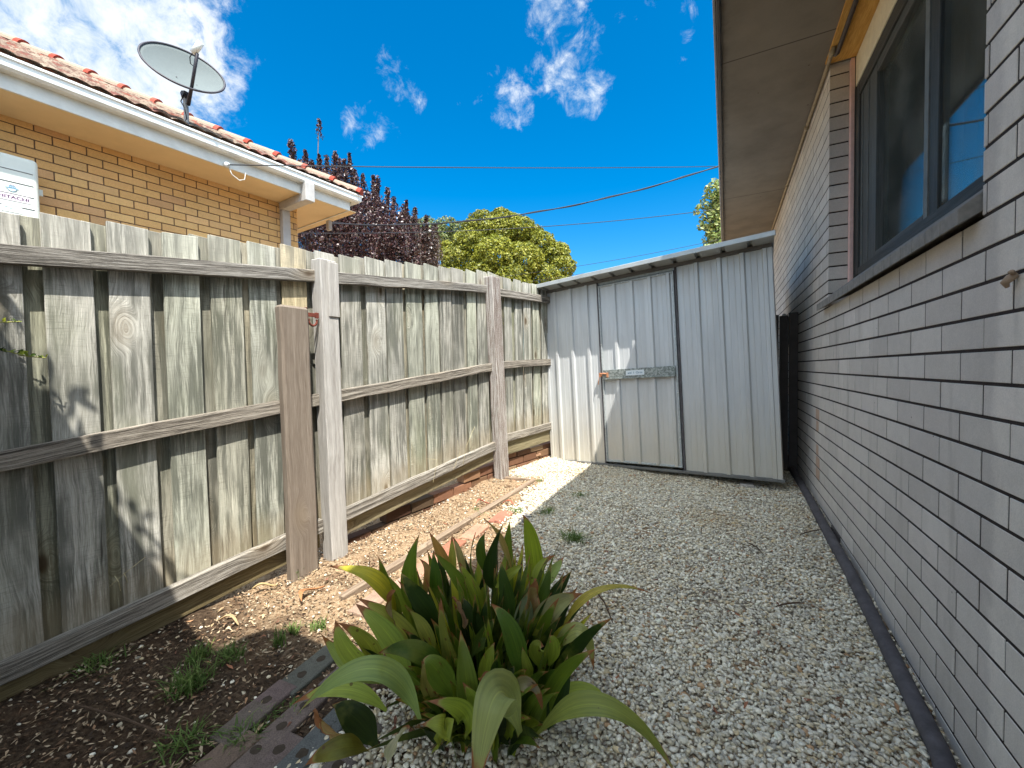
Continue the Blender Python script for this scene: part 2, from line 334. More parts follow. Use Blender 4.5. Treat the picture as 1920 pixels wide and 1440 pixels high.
MAT['rustlight']=plain('rust_orange',(.42,.19,.10),.8,var=.35,scale=60)
MAT['sticker']=plain('faded_sticker',(.66,.72,.74),.5,var=.05)
MAT['ink']=plain('faded_blue_ink',(.20,.30,.38),.6,var=.1)
MAT['purple']=plain('purple_lettering',(.085,.045,.09),.6,var=.05)
MAT['pinklab']=plain('pale_pink_label',(.74,.66,.70),.6,var=.03)
MAT['blueink']=plain('blue_print',(.16,.30,.40),.6,var=.05)
MAT['bluelab']=plain('pale_blue_print',(.50,.62,.66),.6,var=.05)
MAT['greenlab']=plain('pale_green_print',(.42,.66,.58),.6,var=.05)
MAT['redink']=plain('soft_red_print',(.55,.30,.34),.6,var=.05)
MAT['wire']=plain('black_cable',(.02,.022,.028),.6,var=.1)
MAT['wirew']=plain('pale_cable',(.42,.42,.44),.6,var=.1)
MAT['peach']=plain('peach_bare_brick',(.50,.36,.27),.9,var=.12,scale=30)
MAT['screw']=plain('bright_screw',(.6,.6,.58),.35,metal=.6)
MAT['interior']=plain('dim_room_wall',(.10,.095,.085),.9,var=.1)
MAT['curtain']=plain('brown_curtain',(.20,.14,.085),.9,var=.2,scale=9)
def glass():
    m=M('window_glass',.0); g=m.n.new('ShaderNodeBsdfGlossy'); g.inputs['Roughness'].default_value=.008; g.inputs['Color'].default_value=(.96,1,1,1)
    t=m.n.new('ShaderNodeBsdfTransparent'); t.inputs['Color'].default_value=(.80,.84,.83,1)
    fr=m.n.new('ShaderNodeFresnel'); fr.inputs['IOR'].default_value=1.52
    a=m.n.new('ShaderNodeMath'); a.operation='MULTIPLY_ADD'; m.link(fr.outputs[0],a.inputs[0]); a.inputs[1].default_value=3.4; a.inputs[2].default_value=.12; a.use_clamp=True; a0=a; a=m.n.new('ShaderNodeMath'); a.operation='MULTIPLY'; m.link(a0.outputs[0],a.inputs[0]); m.link(m.math('SUBTRACT',1.0,m.geo.outputs['Backfacing']),a.inputs[1])
    x=m.n.new('ShaderNodeMixShader'); m.link(a.outputs[0],x.inputs[0]); m.link(t.outputs[0],x.inputs[1]); m.link(g.outputs[0],x.inputs[2]); df=m.n.new('ShaderNodeBsdfDiffuse'); df.inputs[0].default_value=(.5,.5,.47,1); x2=m.n.new('ShaderNodeMixShader'); m.link(m.map(m.noise(m.c.outputs['Object'],5,5,.6),.35,.7,.03,.09),x2.inputs[0]); m.link(x.outputs[0],x2.inputs[1]); m.link(df.outputs[0],x2.inputs[2]); m.link(x2.outputs[0],m.out.inputs[0]); return m.m
MAT['glass']=glass()

# ------------------------------------------------------------------ ground
def gz(x,y):
    x=np.asarray(x,float); y=np.asarray(y,float)
    yy=np.clip(y,-3,9); z=.105+.035*yy
    z=z-.055*np.clip((x-.25)/.25,0,1)*np.clip((2.6-y)/1.2,0,1)
    z=z+.012*np.sin(x*3.1+1)*np.sin(y*2.3)+.006*np.sin(x*9+y*4)
    return z
def ground_at(px,py):
    z=.2
    for _ in range(12):
        P=hit(px,py,(0,0,1),z); z=float(gz(P[0],P[1]))
    return P
cx_=np.concatenate([-np.geomspace(400,3.3,26),np.arange(-3.2,1.25,.03),np.geomspace(1.3,400,24)])
cy_=np.concatenate([-np.geomspace(400,.9,22),np.arange(-.8,5.2,.03),np.geomspace(5.3,500,26)])
GX,GY=np.meshgrid(cx_,cy_)
GZ=gz(GX,GY)
hf=rng.normal(0,1,GX.shape)
for _ in range(2): hf=(hf+np.roll(hf,1,0)+np.roll(hf,-1,0)+np.roll(hf,1,1)+np.roll(hf,-1,1))/5
core=(GX>-3.2)&(GX<1.2)&(GY>-.8)&(GY<5.1)
lf=rng.normal(0,1,GX.shape)
for _ in range(9): lf=(lf+np.roll(lf,1,0)+np.roll(lf,-1,0)+np.roll(lf,1,1)+np.roll(lf,-1,1))/5
GZ=GZ+(hf*.014+lf*.035*(GX<-1.1))*core
V=np.stack([GX,GY,GZ],-1).reshape(-1,3); nx=len(cx_); ny=len(cy_)
I=np.arange(nx*ny).reshape(ny,nx); F=np.stack([I[:-1,:-1],I[:-1,1:],I[1:,1:],I[1:,:-1]],-1).reshape(-1,4)
def soil():
    m=M('garden_soil',.95,spec=.1); ob=m.c.outputs['Object']
    a=m.noise(ob,2.4,5,.6); b=m.noise(ob,60,6,.7)
    y=m.sep(ob)[1]
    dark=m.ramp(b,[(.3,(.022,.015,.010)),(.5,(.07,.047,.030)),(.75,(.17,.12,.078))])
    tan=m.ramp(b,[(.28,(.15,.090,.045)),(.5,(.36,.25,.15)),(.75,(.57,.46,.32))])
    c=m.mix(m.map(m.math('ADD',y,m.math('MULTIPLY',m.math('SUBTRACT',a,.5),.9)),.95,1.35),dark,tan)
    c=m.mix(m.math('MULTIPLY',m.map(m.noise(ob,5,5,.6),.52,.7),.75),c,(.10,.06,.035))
    m.base(c); m.bump(m.math('ADD',b,m.math('MULTIPLY',m.noise(ob,190,3),.5)),.9,.02); return m.m
MAT['soil']=soil()
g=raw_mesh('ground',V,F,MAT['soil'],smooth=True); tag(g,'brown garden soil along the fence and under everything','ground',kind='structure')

# gravel bed: area test
def in_gravel(x,y):
    x=np.asarray(x);y=np.asarray(y)
    w1=.05*np.sin(y*7.3)+.03*np.sin(y*17+1)
    left=np.where(y<2.55,-1.06+w1*.6-.0*y,-1.47+w1*.5)
    left=np.where((y>=2.2)&(y<2.75),-1.12-(y-2.2)/.55*.36+w1*.6,left)
    left=np.where(y>3.52,-2.02,left)
    return (x>left)&(x<.585)&(y>-.6)&(y<4.75)
# pebbles
ico=[];t_=(1+5**.5)/2
for a in (-1,1):
    for b in (-t_,t_): ico+= [(a,b,0),(0,a,b),(b,0,a)]
ico=np.array(ico)/math.hypot(1,t_)
import itertools
ed=min(np.linalg.norm(ico[0]-ico[j]) for j in range(1,12))
tri=[]
for i,j,k in itertools.combinations(range(12),3):
    if all(abs(np.linalg.norm(ico[p]-ico[q])-ed)<1e-3 for p,q in((i,j),(j,k),(i,k))):
        n_=np.cross(ico[j]-ico[i],ico[k]-ico[i])
        tri.append((i,j,k) if n_@ico[i]>0 else (i,k,j))
tri=np.array(tri)
def pebbles(P,size,cols,name,mat,flat=(.45,.85),parent=None,jit=.18):
    n=len(P); size=size*np.exp(rng.normal(0,.24,n)); sx=size*rng.uniform(.85,1.35,n); sy=size*rng.uniform(.6,1.0,n); sz=size*rng.uniform(*flat,n)*.8
    V=ico[None]*(1+rng.normal(0,jit,(n,12,1)))
    V=V*np.stack([sx,sy,sz],-1)[:,None,:]
    tl=rng.normal(0,.45,n); a=rng.uniform(0,2*math.pi,n)
    y=V[...,1]*np.cos(tl)[:,None]-V[...,2]*np.sin(tl)[:,None]; z=V[...,1]*np.sin(tl)[:,None]+V[...,2]*np.cos(tl)[:,None]; x=V[...,0]
    X=x*np.cos(a)[:,None]-y*np.sin(a)[:,None]; Y=x*np.sin(a)[:,None]+y*np.cos(a)[:,None]
    V=np.stack([X,Y,z],-1)+P[:,None,:]
    F=(tri[None]+np.arange(n)[:,None,None]*12).reshape(-1,3)
    C=np.repeat(cols,20,axis=0)
    return raw_mesh(name,V.reshape(-1,3),F,mat,parent,C,smooth=True)
def stonecols(n,warm=.0):
    pal=np.array([(.66,.65,.60),(.58,.57,.52),(.72,.72,.68),(.50,.47,.39),(.44,.43,.40),(.62,.57,.46),(.55,.47,.33),(.35,.34,.32),(.40,.27,.17),(.75,.73,.66),(.48,.50,.49)])
    pr=np.array([.2,.18,.12,.12,.1,.09,.05,.05,.025,.06,.005]); pr/=pr.sum()
    c=pal[rng.choice(len(pal),n,p=pr)]*rng.uniform(.88,1.2,(n,1))*np.array([1.07,1.02,.91]); return np.clip(np.concatenate([c,np.ones((n,1))],1),0,.88)
def stonemat():
    m=M('gravel_stone',.7,spec=.3); n=m.noise(m.c.outputs['Object'],120,3,.6)
    big=m.noise(m.c.outputs['Object'],1.6,4,.6)
    c=m.mix(1.0,m.col(),m.ramp(n,[(.3,(.78,.77,.75)),(.7,(1.08,1.07,1.05))]),'MULTIPLY')
    c=m.mix(m.math('MULTIPLY',m.map(big,.5,.72),.35),c,m.mix(1.0,c,(.80,.66,.45),'MULTIPLY')); m.base(c); return m.m
MAT['stone']=stonemat()
def scatter(x0,x1,y0,y1,step,test):
    xs=np.arange(x0,x1,step); ys=np.arange(y0,y1,step*.9); X,Y=np.meshgrid(xs,ys); X=X+(np.arange(len(ys))%2)[:,None]*step*.5
    X=X.ravel()+rng.normal(0,step*.28,X.size); Y=Y.ravel()+rng.normal(0,step*.28,Y.size); k=test(X,Y); return X[k],Y[k]
edge_f=lambda x,y: in_gravel(x+rng.normal(0,.035,len(x)),y+rng.normal(0,.02,len(y)))&((x>-1.95)|(y>3.4))
XA,YA=scatter(-1.2,.60,.35,2.3,.0125,edge_f); XB,YB=scatter(-2.1,.60,2.3,4.7,.0135,edge_f)
X=np.concatenate([XA,XB]);Y=np.concatenate([YA,YB])
X2=X+rng.normal(0,.006,len(X));Y2=Y+rng.normal(0,.006,len(X)); k=rng.random(len(X))<.65; X2=X2[k];Y2=Y2[k]
P=np.concatenate([np.stack([X,Y,gz(X,Y)+.006],-1),np.stack([X2,Y2,gz(X2,Y2)+.014],-1)])
P[:,2]+=rng.normal(0,.0022,len(P))
pn=np.sin(P[:,0]*5.1+1.3)*np.sin(P[:,1]*3.7+.4)+.6*np.sin(P[:,0]*11+P[:,1]*7)+.35*np.sin(P[:,0]*23-P[:,1]*19)
P=P[~((rng.random(len(P))<np.clip((pn-.55)*.5,0,.42)*np.where(P[:,1]>2.0,1,.55)))]
gr=pebbles(P,.0078,stonecols(len(P)),'gravel',MAT['stone']); tag(gr,'loose pale cream and grey pebble gravel beside the house wall','gravel',kind='stuff')
# bed sheet below the stones
def bedmat():
    m=M('gravel_fines',.95,spec=.1); m.base(m.ramp(m.noise(m.c.outputs['Object'],90,5,.7),[(.3,(.12,.095,.065)),(.7,(.38,.32,.24))])); m.bump(m.noise(m.c.outputs['Object'],150,3),.6,.01); return m.m
xs=np.arange(-2.05,.60,.05); ys=np.arange(-.5,4.8,.05); BX,BY=np.meshgrid(xs,ys); nb=len(xs)
V=np.stack([BX,BY,gz(BX,BY)+.004],-1).reshape(-1,3); I=np.arange(V.shape[0]).reshape(len(ys),nb)
F=np.stack([I[:-1,:-1],I[:-1,1:],I[1:,1:],I[1:,:-1]],-1).reshape(-1,4); cen=V[F].mean(1); F=F[in_gravel(cen[:,0]-.06,cen[:,1])]
gb=raw_mesh('gravel_bed',V,F,bedmat(),smooth=True); tag(gb,'sandy base under the pebble gravel','path',kind='structure')

# mulch, chips, stray stones
def attrmat(name,rough=.85,spec=.15,trans=0,bump=0):
    m=M(name,rough,spec=spec); n=m.noise(m.c.outputs['Object'],70,4,.6); m.base(m.mix(1.0,m.col(),m.ramp(n,[(.3,(.72,.72,.72)),(.7,(1.12,1.12,1.12))]),'MULTIPLY'))
    if bump: m.bump(n,bump,.004)
    if trans:
        t=m.n.new('ShaderNodeBsdfTranslucent'); m.link(m.p.inputs['Base Color'].links[0].from_socket,t.inputs[0]); x=m.n.new('ShaderNodeMixShader'); x.inputs[0].default_value=trans
        m.link(m.p.outputs[0],x.inputs[1]); m.link(t.outputs[0],x.inputs[2]); m.link(x.outputs[0],m.out.inputs[0])
    return m.m
MAT['chip']=attrmat('bark_chip'); MAT['dryleaf']=attrmat('dry_leaf',trans=.2)
def chips(n,xr,yr,L,Wd,pal,name,test=None,lift=.006,curl=.25,mat='chip'):
    X=rng.uniform(*xr,n);Y=rng.uniform(*yr,n)
    if test is not None: k=test(X,Y); X=X[k];Y=Y[k]
    n=len(X); a=rng.uniform(0,2*math.pi,n); l=rng.uniform(.4,1.2,n)*L; wd=rng.uniform(.4,1.2,n)*Wd
    dx=np.cos(a);dy=np.sin(a); c=np.stack([X,Y,gz(X,Y)+lift+rng.uniform(0,.008,n)],-1)
    u_=np.stack([dx,dy,rng.normal(0,.25,n)],-1); v_=np.stack([-dy,dx,rng.normal(0,.35,n)],-1); up=np.array([0,0,1.])
    k=rng.uniform(-curl,curl*1.5,n)[:,None]
    P=np.stack([c-u_*l[:,None]/2,c-u_*l[:,None]*.1+v_*wd[:,None]/2+up*k*l[:,None]*.5,c+u_*l[:,None]/2,c-u_*l[:,None]*.1-v_*wd[:,None]/2+up*k*l[:,None]*.5],1)
    F=np.array([[0,3,1],[3,2,1]])[None]+np.arange(n)[:,None,None]*4
    pal=np.array(pal); cc=pal[rng.integers(0,len(pal),n)]*rng.uniform(.7,1.25,(n,1)); cc=np.concatenate([cc,np.ones((n,1))],1)
    return raw_mesh(name,P.reshape(-1,3),F.reshape(-1,3),MAT[mat],None,np.repeat(cc,2,axis=0))
bed=lambda x,y:(~in_gravel(x,y))&(x>-2.32+.03*y)&(x<.5)
o=chips(26000,(-2.5,-1.0),(-.2,4.4),.022,.008,[(.10,.06,.035),(.2,.12,.07),(.05,.035,.025),(.33,.24,.15),(.42,.33,.22)],'mulch',bed); tag(o,'brown bark and dry leaf mulch on the soil by the fence','mulch',kind='stuff')
o=chips(520,(-2.3,.55),(.6,4.2),.038,.012,[(.42,.24,.13),(.36,.16,.09),(.52,.38,.22),(.25,.12,.08)],'leaf_litter',lambda x,y:(x>-2.25+.06*y),lift=.014,curl=.35,mat='dryleaf'); tag(o,'fallen rusty brown leaves on gravel and soil','leaves',kind='stuff')
X=rng.uniform(-2.4,-1.0,2600);Y=rng.uniform(-.2,4.3,2600); k=bed(X,Y)&((rng.random(2600)<.45)|(Y>1.6)); X=X[k];Y=Y[k]
o=pebbles(np.stack([X,Y,gz(X,Y)+.006],-1),.0062,stonecols(len(X)),'scattered_pebbles',MAT['stone'],flat=(.4,.7)); tag(o,'white and cream pebbles strewn over the dark soil','pebbles',kind='stuff')

# ------------------------------------------------------------------ brick walls
def brick_wall(mb,org,ux,un,y0,y1,z0,z1,cz,py,holes,depth,pal,joint=.0085,perp=.0045,course=.0857,L=.24,jit=.0007):
    # bricks run along ux, faces look along un; depth goes back from the face
    ux=np.array(ux,float);un=np.array(un,float);Z=np.array([0,0,1.])
    k0=int(math.floor((z0-cz)/course)); k1=int(math.ceil((z1-cz)/course))
    for k in range(k0,k1):
        za=cz+k*course+joint/2; zb=cz+(k+1)*course-joint/2
        za=max(za,z0);zb=min(zb,z1)
        if zb-za<.015: continue
        off=py+(L/2 if k%2 else 0); i0=int(math.floor((y0-off)/L)); i1=int(math.ceil((y1-off)/L))
        for i in range(i0,i1):
            segs=[(max(off+i*L+perp/2,y0),min(off+(i+1)*L-perp/2,y1))]
            for (ha,hb,hz0,hz1) in holes:
                if zb>hz0+.01 and za<hz1-.01:
                    ns=[]
                    for a,b in segs:
                        if b<=ha or a>=hb: ns.append((a,b)); continue
                        if a<ha: ns.append((a,ha))
                        if b>hb: ns.append((hb,b))
                    segs=ns
            for a,b in segs:
                if b-a<.012: continue
                c=np.array(pal[rng.integers(0,len(pal))])*rng.uniform(.93,1.07)
                j=abs(rng.normal(0,jit)); mb.box(org,ux,un,Z,a,b,-depth,j,za,zb,col=(*c,1),uo=(rng.uniform(0,9),rng.uniform(0,9)))

# the grey brick house on the right
WX=.59; OPEN=(1.53,3.36,1.685,3.2)
house=empty('grey_brick_house',(WX,3,.1),'grey painted brick house with charcoal window and brown eave on the right','house')
ORG=np.array([WX,0,0.])
mb=MB(); brick_wall(mb,ORG,(0,1,0),(-1,0,0),-1.4,8.2,-.35,3.15,1.28,1.751,[OPEN],.105,[(.62,.575,.515),(.59,.545,.49),(.645,.60,.54),(.605,.56,.505),(.625,.575,.52)],joint=.0092,perp=.0072)
wl=mb.build('wall',MAT['gbrick'],house,bevel=.0012)
mb=MB()
for a in [(-1.395,8.195,-.34,1.6),(-1.395,1.525,1.6,3.145),(3.366,8.195,1.6,3.145)]: mb.box(ORG,(0,1,0),(-1,0,0),(0,0,1),a[0],a[1],-.098,-.0012,a[2],a[3])
o=mb.build('mortar',MAT['mortar'],wl)
# eave
mb=MB(); mb.box((0,0,0),(1,0,0),(0,1,0),(0,0,1),-.024,.70,-1.6,8.6,3.150,3.165); mb.build('soffit',MAT['soffit'],house)
mb=MB(); mb.box((0,0,0),(1,0,0),(0,1,0),(0,0,1),-.045,-.026,-1.62,8.62,3.128,3.315); mb.build('fascia',MAT['darkpaint'],house,bevel=.003)
mb=MB(); mb.box((0,0,0),(1,0,0),(0,1,0),(0,0,1),-.062,-.0465,-1.62,8.62,3.145,3.335); mb.build('gutter',MAT['greyfascia'],house,bevel=.004)
mb=MB(); mb.add([(-.06,-1.7,3.337),(-.06,8.7,3.337),(6,8.7,4.6),(6,-1.7,4.6),(-.06,-1.7,3.31),(-.06,8.7,3.31),(6,8.7,4.57),(6,-1.7,4.57)],[(0,3,2,1),(4,5,6,7),(0,4,7,3),(1,2,6,5),(2,3,7,6)]); mb.build('roof',plain('dark_roof_sheet',(.12,.11,.10),.6),house)
mb=MB()
for X0,X1,Y0,Y1 in [(.70,.72,-1.4,1.53),(.70,.72,3.322,8.2),(.7,6,-1.42,-1.40),(.7,6,8.2,8.22),(6,6.02,-1.4,8.2)]: mb.box((0,0,0),(1,0,0),(0,1,0),(0,0,1),X0,X1,Y0,Y1,-.2,3.14)
mb.box((0,0,0),(1,0,0),(0,1,0),(0,0,1),.72,6.02,-1.42,8.22,3.141,3.149); mb.box((0,0,0),(1,0,0),(0,1,0),(0,0,1),.72,6.02,-1.42,8.22,.5,.52)
mb.build('inner_wall',MAT['interior'],house)
# bead pipe under the soffit
pts=[(.572,y,3.133+.003*math.sin(y*5)) for y in np.arange(3.15,8.1,.1)]
mb=MB(); mb.tube(pts,.0115,8)
for y in (3.2,4.1,5.3,7.2,7.35,7.5): mb.tube([(.572,y-.03,3.133),(.572,y,3.133),(.572,y+.03,3.133)],[.013,.019,.013],8)
mb.build('eave_pipe',MAT['bead'],house,smooth=True)
mb=MB(); mb.tube([(.598,y,3.121) for y in np.arange(-1.,3.3,.2)]+[(.59,3.22,3.125)],.013,8); mb.build('eave_pipe',MAT['darkbead'],house,smooth=True)
mb=MB(); mb.box((0,0,0),(1,0,0),(0,1,0),(0,0,1),.558,.745,1.0,3.318,3.136,3.148); mb.build('ceiling_panel',MAT['orangeply'],house)
# window
win=empty('window',(.75,2.4,1.7)); attach(win,house)
def wbox(name,mat,bx,bev=.002):
    for (x0,x1,y0,y1,z0,z1) in bx:
        mb=MB(); mb.box((0,0,0),(0,1,0),(1,0,0),(0,0,1),y0,y1,x0,x1,z0,z1,uo=(rng.uniform(0,5),rng.uniform(0,5)),along='z' if (z1-z0)>(y1-y0) else 'x')
        mb.build(name,mat,win,bevel=bev)
wbox('trim_board',MAT['creamboard'],[(.712,.735,1.55,3.325,2.955,3.134)])
wbox('batten',MAT['pink'],[(.688,.708,3.318,3.357,1.70,3.134)])
wbox('frame',MAT['frame'],[(.715,.80,3.255,3.315,1.80,2.948),(.715,.80,1.40,3.253,2.870,2.948),(.715,.80,1.40,3.253,1.785,1.835),(.728,.80,2.215,2.294,1.838,2.868),(.715,.80,1.40,1.50,1.838,2.868)])
wbox('sash',MAT['sashgrey'],[(.724,.785,2.955,3.252,1.838,2.867),(.724,.785,2.338,2.953,2.815,2.867),(.724,.785,2.338,2.953,1.838,1.862)])
wbox('sash_edge',MAT['framelight'],[(.724,.775,2.296,2.335,1.84,2.86),(.7195,.7235,3.20,3.206,1.84,2.86),(.7195,.7235,3.085,3.09,1.84,2.86)],.001)
gm=MB(); gm.box((0,0,0),(0,1,0),(1,0,0),(0,0,1),2.337,2.954,.755,.759,1.863,2.814); gm.build('pane',MAT['glass'],win)
gm=MB(); gm.box((0,0,0),(0,1,0),(1,0,0),(0,0,1),1.501,2.214,.740,.744,1.838,2.868); gm.build('pane',MAT['glass'],win)
# sloping brick sill, one brick on edge after another
mb=MB(); n_=19; y0,y1=1.535,3.47; st=(y1-y0)/n_
for i in range(n_):
    a=y0+i*st+.0015; b=y0+(i+1)*st-.0015; c=rng.uniform(.9,1.12)
    prof=[(.545,1.612),(.545,1.655),(.715,1.79),(.74,1.79),(.74,1.70),(.592,1.640)]
    if b>3.36: prof=[(.545,1.612),(.545,1.655),(.5885,1.685),(.5885,1.635)]
    n=len(prof); V=[(x,a,z) for x,z in prof]+[(x,b,z) for x,z in prof]
    F=[tuple(range(n)),tuple(range(2*n-1,n-1,-1))]+[(k,(k+1)%n+0,(k+1)%n+n,k+n)[::-1] for k in range(n)]
    mb.add(V,F,None,(c,c,c,1))
mb.build('sill',MAT['sill'],win,bevel=.002)
cu=MB()
for i in range(40):
    pass
ys=np.linspace(1.35,2.28,60); V=[];F=[]
for i,y in enumerate(ys):
    x=.86+.012*math.sin(y*95); V+=[(x,y,1.7),(x,y,3.0)]
for i in range(len(ys)-1): F.append((2*i,2*i+1,2*i+3,2*i+2))
cu.add(V,F); cu.build('curtain',MAT['curtain'],win)
# vent, foam lump, small pipe fitting
mb=MB()
for k in range(7): mb.box((0,0,0),(0,1,0),(-1,0,0),(0,0,1),2.97,3.19,-.587,-.5815+.0,.175+k*.012,.181+k*.012)
mb.build('vent',MAT['darkpaint'],house)
fp=hit(1905,515,(1,0,0),.588); mb=MB(); mb.tube([fp,fp+np.array([-.010,-.002,-.006]),fp+np.array([-.016,.004,-.016]),fp+np.array([-.010,.008,-.026])],[.007,.009,.008,.004],8)
mb.tube([fp+np.array([-.004,0,0]),fp+np.array([-.012,-.012,.006]),fp+np.array([-.018,-.016,.004])],[.005,.005,.003],7); mb.build('foam_filler',plain('tan_foam',(.40,.29,.20),.9,bump=.5),house,smooth=True)
mb=MB(); mb.tube([(.565,5.2,1.75),(.565,5.2,1.45)],.022,10); mb.tube([(.565,5.2,1.60),(.565,5.2,1.55)],.03,10); mb.tube([(.565,5.2,1.74),(.53,5.1,1.76)],.02,10); mb.build('drain_pipe',MAT['white'],house,smooth=True)
# peach repair patches on the far bricks
for (k,a,b) in [(-5,3.62,3.74),(-6,3.64,3.72),(-8,3.64,3.72),(-9,3.60,3.72),(-10,3.60,3.72)]:
    each('brick_patch',MAT['peach'],house,[(a,b,.0005,.0028,1.28+(k)*.0857+.007,1.28+(k+1)*.0857-.007)],ORG,(0,1,0),(-1,0,0))

# pipe lying along the foot of the wall
pp=[]
for (px,py) in [(1745,1470),(1748,1432),(1712,1352),(1686,1290),(1660,1225),(1634,1160),(1600,1080),(1578,1035),(1560,990),(1545,955),(1525,925),(1506,890)]:
    P=ground_at(px,py); P=P+np.array([0.035,0,0]); P[0]=min(P[0],.545); P[2]=float(gz(P[0],P[1]))+.030; pp.append(P)
pp=[np.array([.50,.6,float(gz(.5,.6))+.03])]+pp+[np.array([.54,5.2,float(gz(.5,5.2))+.03]),np.array([.54,7,.33])]
fine=[]
for a,b in zip(pp[:-1],pp[1:]):
    for t in np.linspace(0,1,5)[:-1]: fine.append(a+(b-a)*t)
sm=[fine[0]]+[(fine[i-1]+fine[i]*2+fine[i+1])/4 for i in range(1,len(fine)-1)]+[fine[-1]]
mb=MB(); mb.tube(sm,.027,12); o=mb.build('drain_hose',MAT['pipe'],smooth=True); tag(o,'dusty black hose pipe lying along the foot of the grey brick wall','pipe')

# ------------------------------------------------------------------ paling fence
TH=R(6.3); U=np.array([math.sin(TH),math.cos(TH),0]); NN=np.array([math.cos(TH),-math.sin(TH),0]); ZZ=np.array([0,0,1.])
FO=-2.3*NN
T3=R(11.3); U3=np.array([math.sin(T3),math.cos(T3),0]); N3=np.array([math.cos(T3),-math.sin(T3),0])
S3=3.36; FO3=FO+U*S3
USL=U+ZZ*.109; USL3=U3+ZZ*.04
fence=empty('paling_fence',FO+U*1.5+ZZ*.15,'weathered grey timber paling fence with overlapping boards along the left side','fence')
def paling(mb,fo,u,n,s0,s1,t0,t1,zb,ztop,sl,tint):
    # one board with a slightly crooked top and bow, subdivided along its height
    K=7; d=rng.normal(0,.0035,3); V=[];Uv=[];uo=(rng.uniform(0,40),rng.uniform(0,40)); lean=rng.normal(0,.002)
    tj=rng.normal(0,.0035,2); mid=(s0+s1)/2
    cup=rng.uniform(-.0015,.0025)
    ZB0=zb+sl*mid; ZT0=ztop+sl*mid
    for k in range(K+1):
        f=k/K; bow=d[0]*math.sin(f*3.14)+d[1]*f
        for (s,t) in ((s0,t0),(s1,t0),(s1,t1),(s0,t1)):
            z=ZB0+(ZT0-ZB0)*f
            if k==K: z+=tj[0] if s==s0 else tj[1]
            V.append(fo+u*(s+bow+lean*f)+n*(t+(cup if s==s1 else 0)+d[2]*f*.8)+ZZ*z)
    F=[];UU=[]
    w_=s1-s0; ac=[(0,w_),(w_,w_+.012),(w_+.012,2*w_+.012),(2*w_+.012,2*w_+.024)]
    for k in range(K):
        za=(ZT0-ZB0)*k/K; zb_=(ZT0-ZB0)*(k+1)/K
        for e in range(4):
            e2=(e+1)%4; F.append((k*4+e,(k+1)*4+e,(k+1)*4+e2,k*4+e2))
            a0,a1=ac[e]
            if e==2: a0,a1=w_,0
            UU.append([(a0+uo[0],za+uo[1]),(a0+uo[0],zb_+uo[1]),(a1+uo[0],zb_+uo[1]),(a1+uo[0],za+uo[1])])
    F.append((0,1,2,3)); UU.append([(uo[0],uo[1])]*4)
    F.append((K*4+3,K*4+2,K*4+1,K*4)); UU.append([(uo[0],uo[1]),(uo[0]+w_,uo[1]),(uo[0]+w_,uo[1]+.01),(uo[0],uo[1]+.01)])
    mb.add(V,F,UU,(*tint,1))
def tint():
    r=rng.random(); b=rng.uniform(.82,1.12)
    if r<.22: return (b*1.0,b*1.03,b*.93)
    if r<.34: return (b*.86,b*.84,b*.80)
    if r<.46: return (b*1.04,b*.98,b*.86)
    return (b*1.02,b*1.01,b*.98)
fr1=[(-.62,-.50),(-.42,-.30),(-.235,-.105),(-.05,.09),(.15,.306),(.353,.486),(.529,.661),(.710,.844),(.888,1.025),(1.057,1.193),(1.235,1.374)]
fr1=[(-1.6+i*.195,-1.475+i*.195) for i in range(4)]+fr1
fr2=[(1.425,1.545),(1.581,1.728),(1.773,1.921),(1.944,2.088),(2.118,2.266),(2.299,2.439),(2.463,2.592),(2.615,2.758),(2.797,2.918),(2.949,3.083),(3.12,3.25)]
def bay(fr,fo,u,n,sl,zt,zb,s_end,pal_name='paling_panel',spec=None):
    mb=MB()
    for i,(a,b) in enumerate(fr):
        c=tint()
        if spec and i in spec: c=spec[i]
        paling(mb,fo,u,n,a,b,.0,.014,zb,zt+rng.normal(0,.004),sl,c)
        nx=fr[i+1][0] if i+1<len(fr) else s_end
        if nx-b>0.004:
            c2=tuple(x*.70*y for x,y in zip(tint(),(1.03,1,.9))); paling(mb,fo,u,n,b-.022,nx+.022,-.024,-.009,zb-.004,zt-.006+rng.normal(0,.004),sl,c2)
    return mb.build(pal_name,MAT['paling'],fence,bevel=.0015)
SPEC={12:(.98,.97,.86),13:(.95,.97,.9),14:(1.08,.92,.64)}
bay(fr1,FO,U,NN,.109,1.811,.185,1.425,spec=SPEC); bay(fr2,FO,U,NN,.109,1.801,.19,3.34)
fr3=[(.0+i*.158+rng.normal(0,.004),.118+i*.158) for i in range(13)]
bay(fr3,FO3,U3,N3,.04,2.135,.56,2.2)
